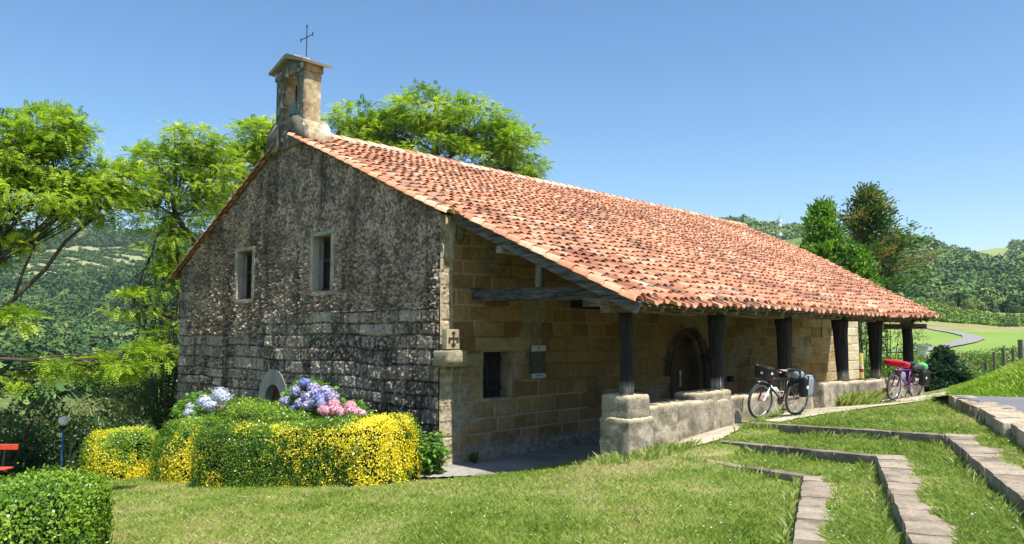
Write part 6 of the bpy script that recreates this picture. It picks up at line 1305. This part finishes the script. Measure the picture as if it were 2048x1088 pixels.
r_ = np.random.default_rng(703)
def tufts(name, label, n, xr, yr, kf, h0, h1, seed):
    r_ = np.random.default_rng(seed); x = r_.uniform(*xr, n); y = r_.uniform(*yr, n); k = kf(x, y); x, y = x[k], y[k]; n = len(x); z = H(x, y) - .02; hh = r_.uniform(h0, h1, n); an = r_.uniform(0, 6.28, n); sd_ = np.stack([np.cos(an), np.sin(an), 0 * an], -1); ln = r_.normal(size=(n, 3)) * .4; ln[:, 2] = 0; ln[:, 1] -= .15
    b = np.stack([x, y, z], -1); w_ = .011; V = np.stack([b - sd_ * w_ / 2, b + sd_ * w_ / 2, b + sd_ * w_ * .35 + (np.array((0, 0, .6)) + ln * .3) * hh[:, None], b + (np.array((0, 0, 1.)) + ln) * hh[:, None]], 1).reshape(-1, 3)
    o = obj(name, V, np.arange(4 * n).reshape(n, 4), M_GRASS, None, rep4(ramp(r_.random(n), TG))); return tag(o, label, 'grass', kind='stuff')
tufts('bench_foot_grass', 'fringe of long grass at the foot of the stone benches', 16000, (9.6, 25.3), (6.8, 8.1), lambda x, y: near_bench(x, y) & (fbm(v3(x, y) * 2, 2, 77) > .36 + .25 * (x > 13.5)), .06, .2, 704)
tufts('bright_grass_tuft', 'tall bright green tuft against the middle stone bench', 2600, (18.5, 20.8), (6.95, 7.5), lambda x, y: np.hypot((x - 19.6) / 1.0, (y - 7.4) / .4) < 1, .12, .42, 705)
def riser_fringe(x, y):
    k = np.zeros(len(x), bool)
    for A, B in K:
        dA = (A[:2] - B[:2]); LA = np.linalg.norm(dA); dA = dA / LA; nA = np.array((dA[1], -dA[0])); nA = nA if nA @ UB > 0 else -nA
        t_ = (x - B[0]) * dA[0] + (y - B[1]) * dA[1]; n_ = (x - B[0]) * nA[0] + (y - B[1]) * nA[1]; k |= (t_ > 0) & (t_ < LA) & (n_ > -.18) & (n_ < -.01)
        s_ = -((x - B[0]) * UB[0] + (y - B[1]) * UB[1]); m_ = -((x - B[0]) * NB[0] + (y - B[1]) * NB[1]); k |= (s_ > 0) & (s_ < 9) & (m_ > -.15) & (m_ < -.01)
    return k & (fbm(v3(x, y) * 2.5, 2, 78) > .45)
tufts('step_foot_grass', 'long grass blades growing against the terrace steps', 60000, (4, 14), (1, 8), riser_fringe, .05, .16, 706)
# tall grass on the bank beyond the road, ferny fringe
def bank(x, y): a = np.arctan2(y, x); return (x > 18.8) & (a < math.atan(.275)) 
r2 = np.random.default_rng(707); n = 110000; x = 16.8 * (44 / 16.8) ** r2.random(n); y = x * r2.uniform(.12, .285, n); z = H(x, y); k = (z > -2.2) & (y < x * (.262 + .02 * fbm(v3(x, y), 2, 80))) & ~(inpoly(x, y, road) & ((x - K4b[0]) * dk[0] + (y - K4b[1]) * dk[1] < 5.9)); x, y, z = x[k], y[k], z[k]; n = len(x); hh = r2.uniform(.07, .2, n) * np.interp(y / x, [.2, .262], [1, .45]); an = r2.uniform(0, 6.28, n); sd_ = np.stack([np.cos(an), np.sin(an), 0 * an], -1); ln = r2.normal(size=(n, 3)) * .35; ln[:, 2] = 0; b = np.stack([x, y, z - .02], -1)
V = np.stack([b - sd_ * .012, b + sd_ * .012, b + sd_ * .008 + (np.array((0, 0, .6)) + ln * .3) * hh[:, None], b + (np.array((0, 0, 1.)) + ln) * hh[:, None]], 1).reshape(-1, 3)
tag(obj('bank_grass', V, np.arange(4 * n).reshape(n, 4), M_GRASS, None, rep4(ramp(fbm(v3(x, y) * .8, 3, 79) * .8 + r2.random(n) * .3, [(.2, (.15, .30, .02)), (.5, (.28, .44, .04)), (.75, (.42, .52, .10)), (.95, (.5, .45, .2))]))), 'tall yellow green grass on the bank beyond the road', 'grass', kind='stuff')
# clover flowers dotted in the lawn
r2 = np.random.default_rng(708); n = 900; a = r2.uniform(R(5), R(80), n); r = 4.5 * (14 / 4.5) ** r2.random(n); x, y = r * np.cos(a), r * np.sin(a); k = ~kerb_mask(x, y) & ~inpoly(x, y, SLAB) & (y < 11) & ~inpoly(x, y, PTH) & ~((x > 9.9) & (y > 7.3)); x, y = x[k], y[k]; n = len(x)
b = np.stack([x, y, H(x, y) + .045 + r2.uniform(0, .02, n)], -1); V, F = leaf_quads(b, rnd_unit(n, r2) * (1, 1, .2), np.tile((0, 0, 1.), (n, 1)), .022, .022, 0); tag(obj('clover_flowers', V, F, M_PETAL, None, rep4(ramp(r2.random(n), [(0, (.75, .72, .66)), (.8, (.8, .66, .66)), (1, (.7, .3, .5))]))), 'tiny white and pinkish clover flowers dotted over the lawn', 'flowers', kind='stuff')
print('ALL DONE')

# ------------------------------------------------------------------ the air between here and the hills
hz = bpy.data.materials.new('haze_air'); hz.use_nodes = True; hn = hz.node_tree; hn.nodes.remove(hn.nodes['Principled BSDF'])
pv = hn.nodes.new('ShaderNodeVolumePrincipled'); pv.inputs['Color'].default_value = (.80, .88, 1, 1); pv.inputs['Density'].default_value = .00013; pv.inputs['Anisotropy'].default_value = .2
hn.links.new(pv.outputs[0], hn.nodes['Material Output'].inputs['Volume'])
V, F = box((0, 0, float(gz.min()) + 100), (5400, 5400, float(-gz.min()) * 0 + 202 + 0)); V[:, 2] = np.where(V[:, 2] > gz.min() + 50, max(float(gz.max()) + 22, 165), float(gz.min()) - 1); tag(obj('haze', V, F, hz), 'thin blue summer haze over the valley and hills', 'haze', kind='stuff')
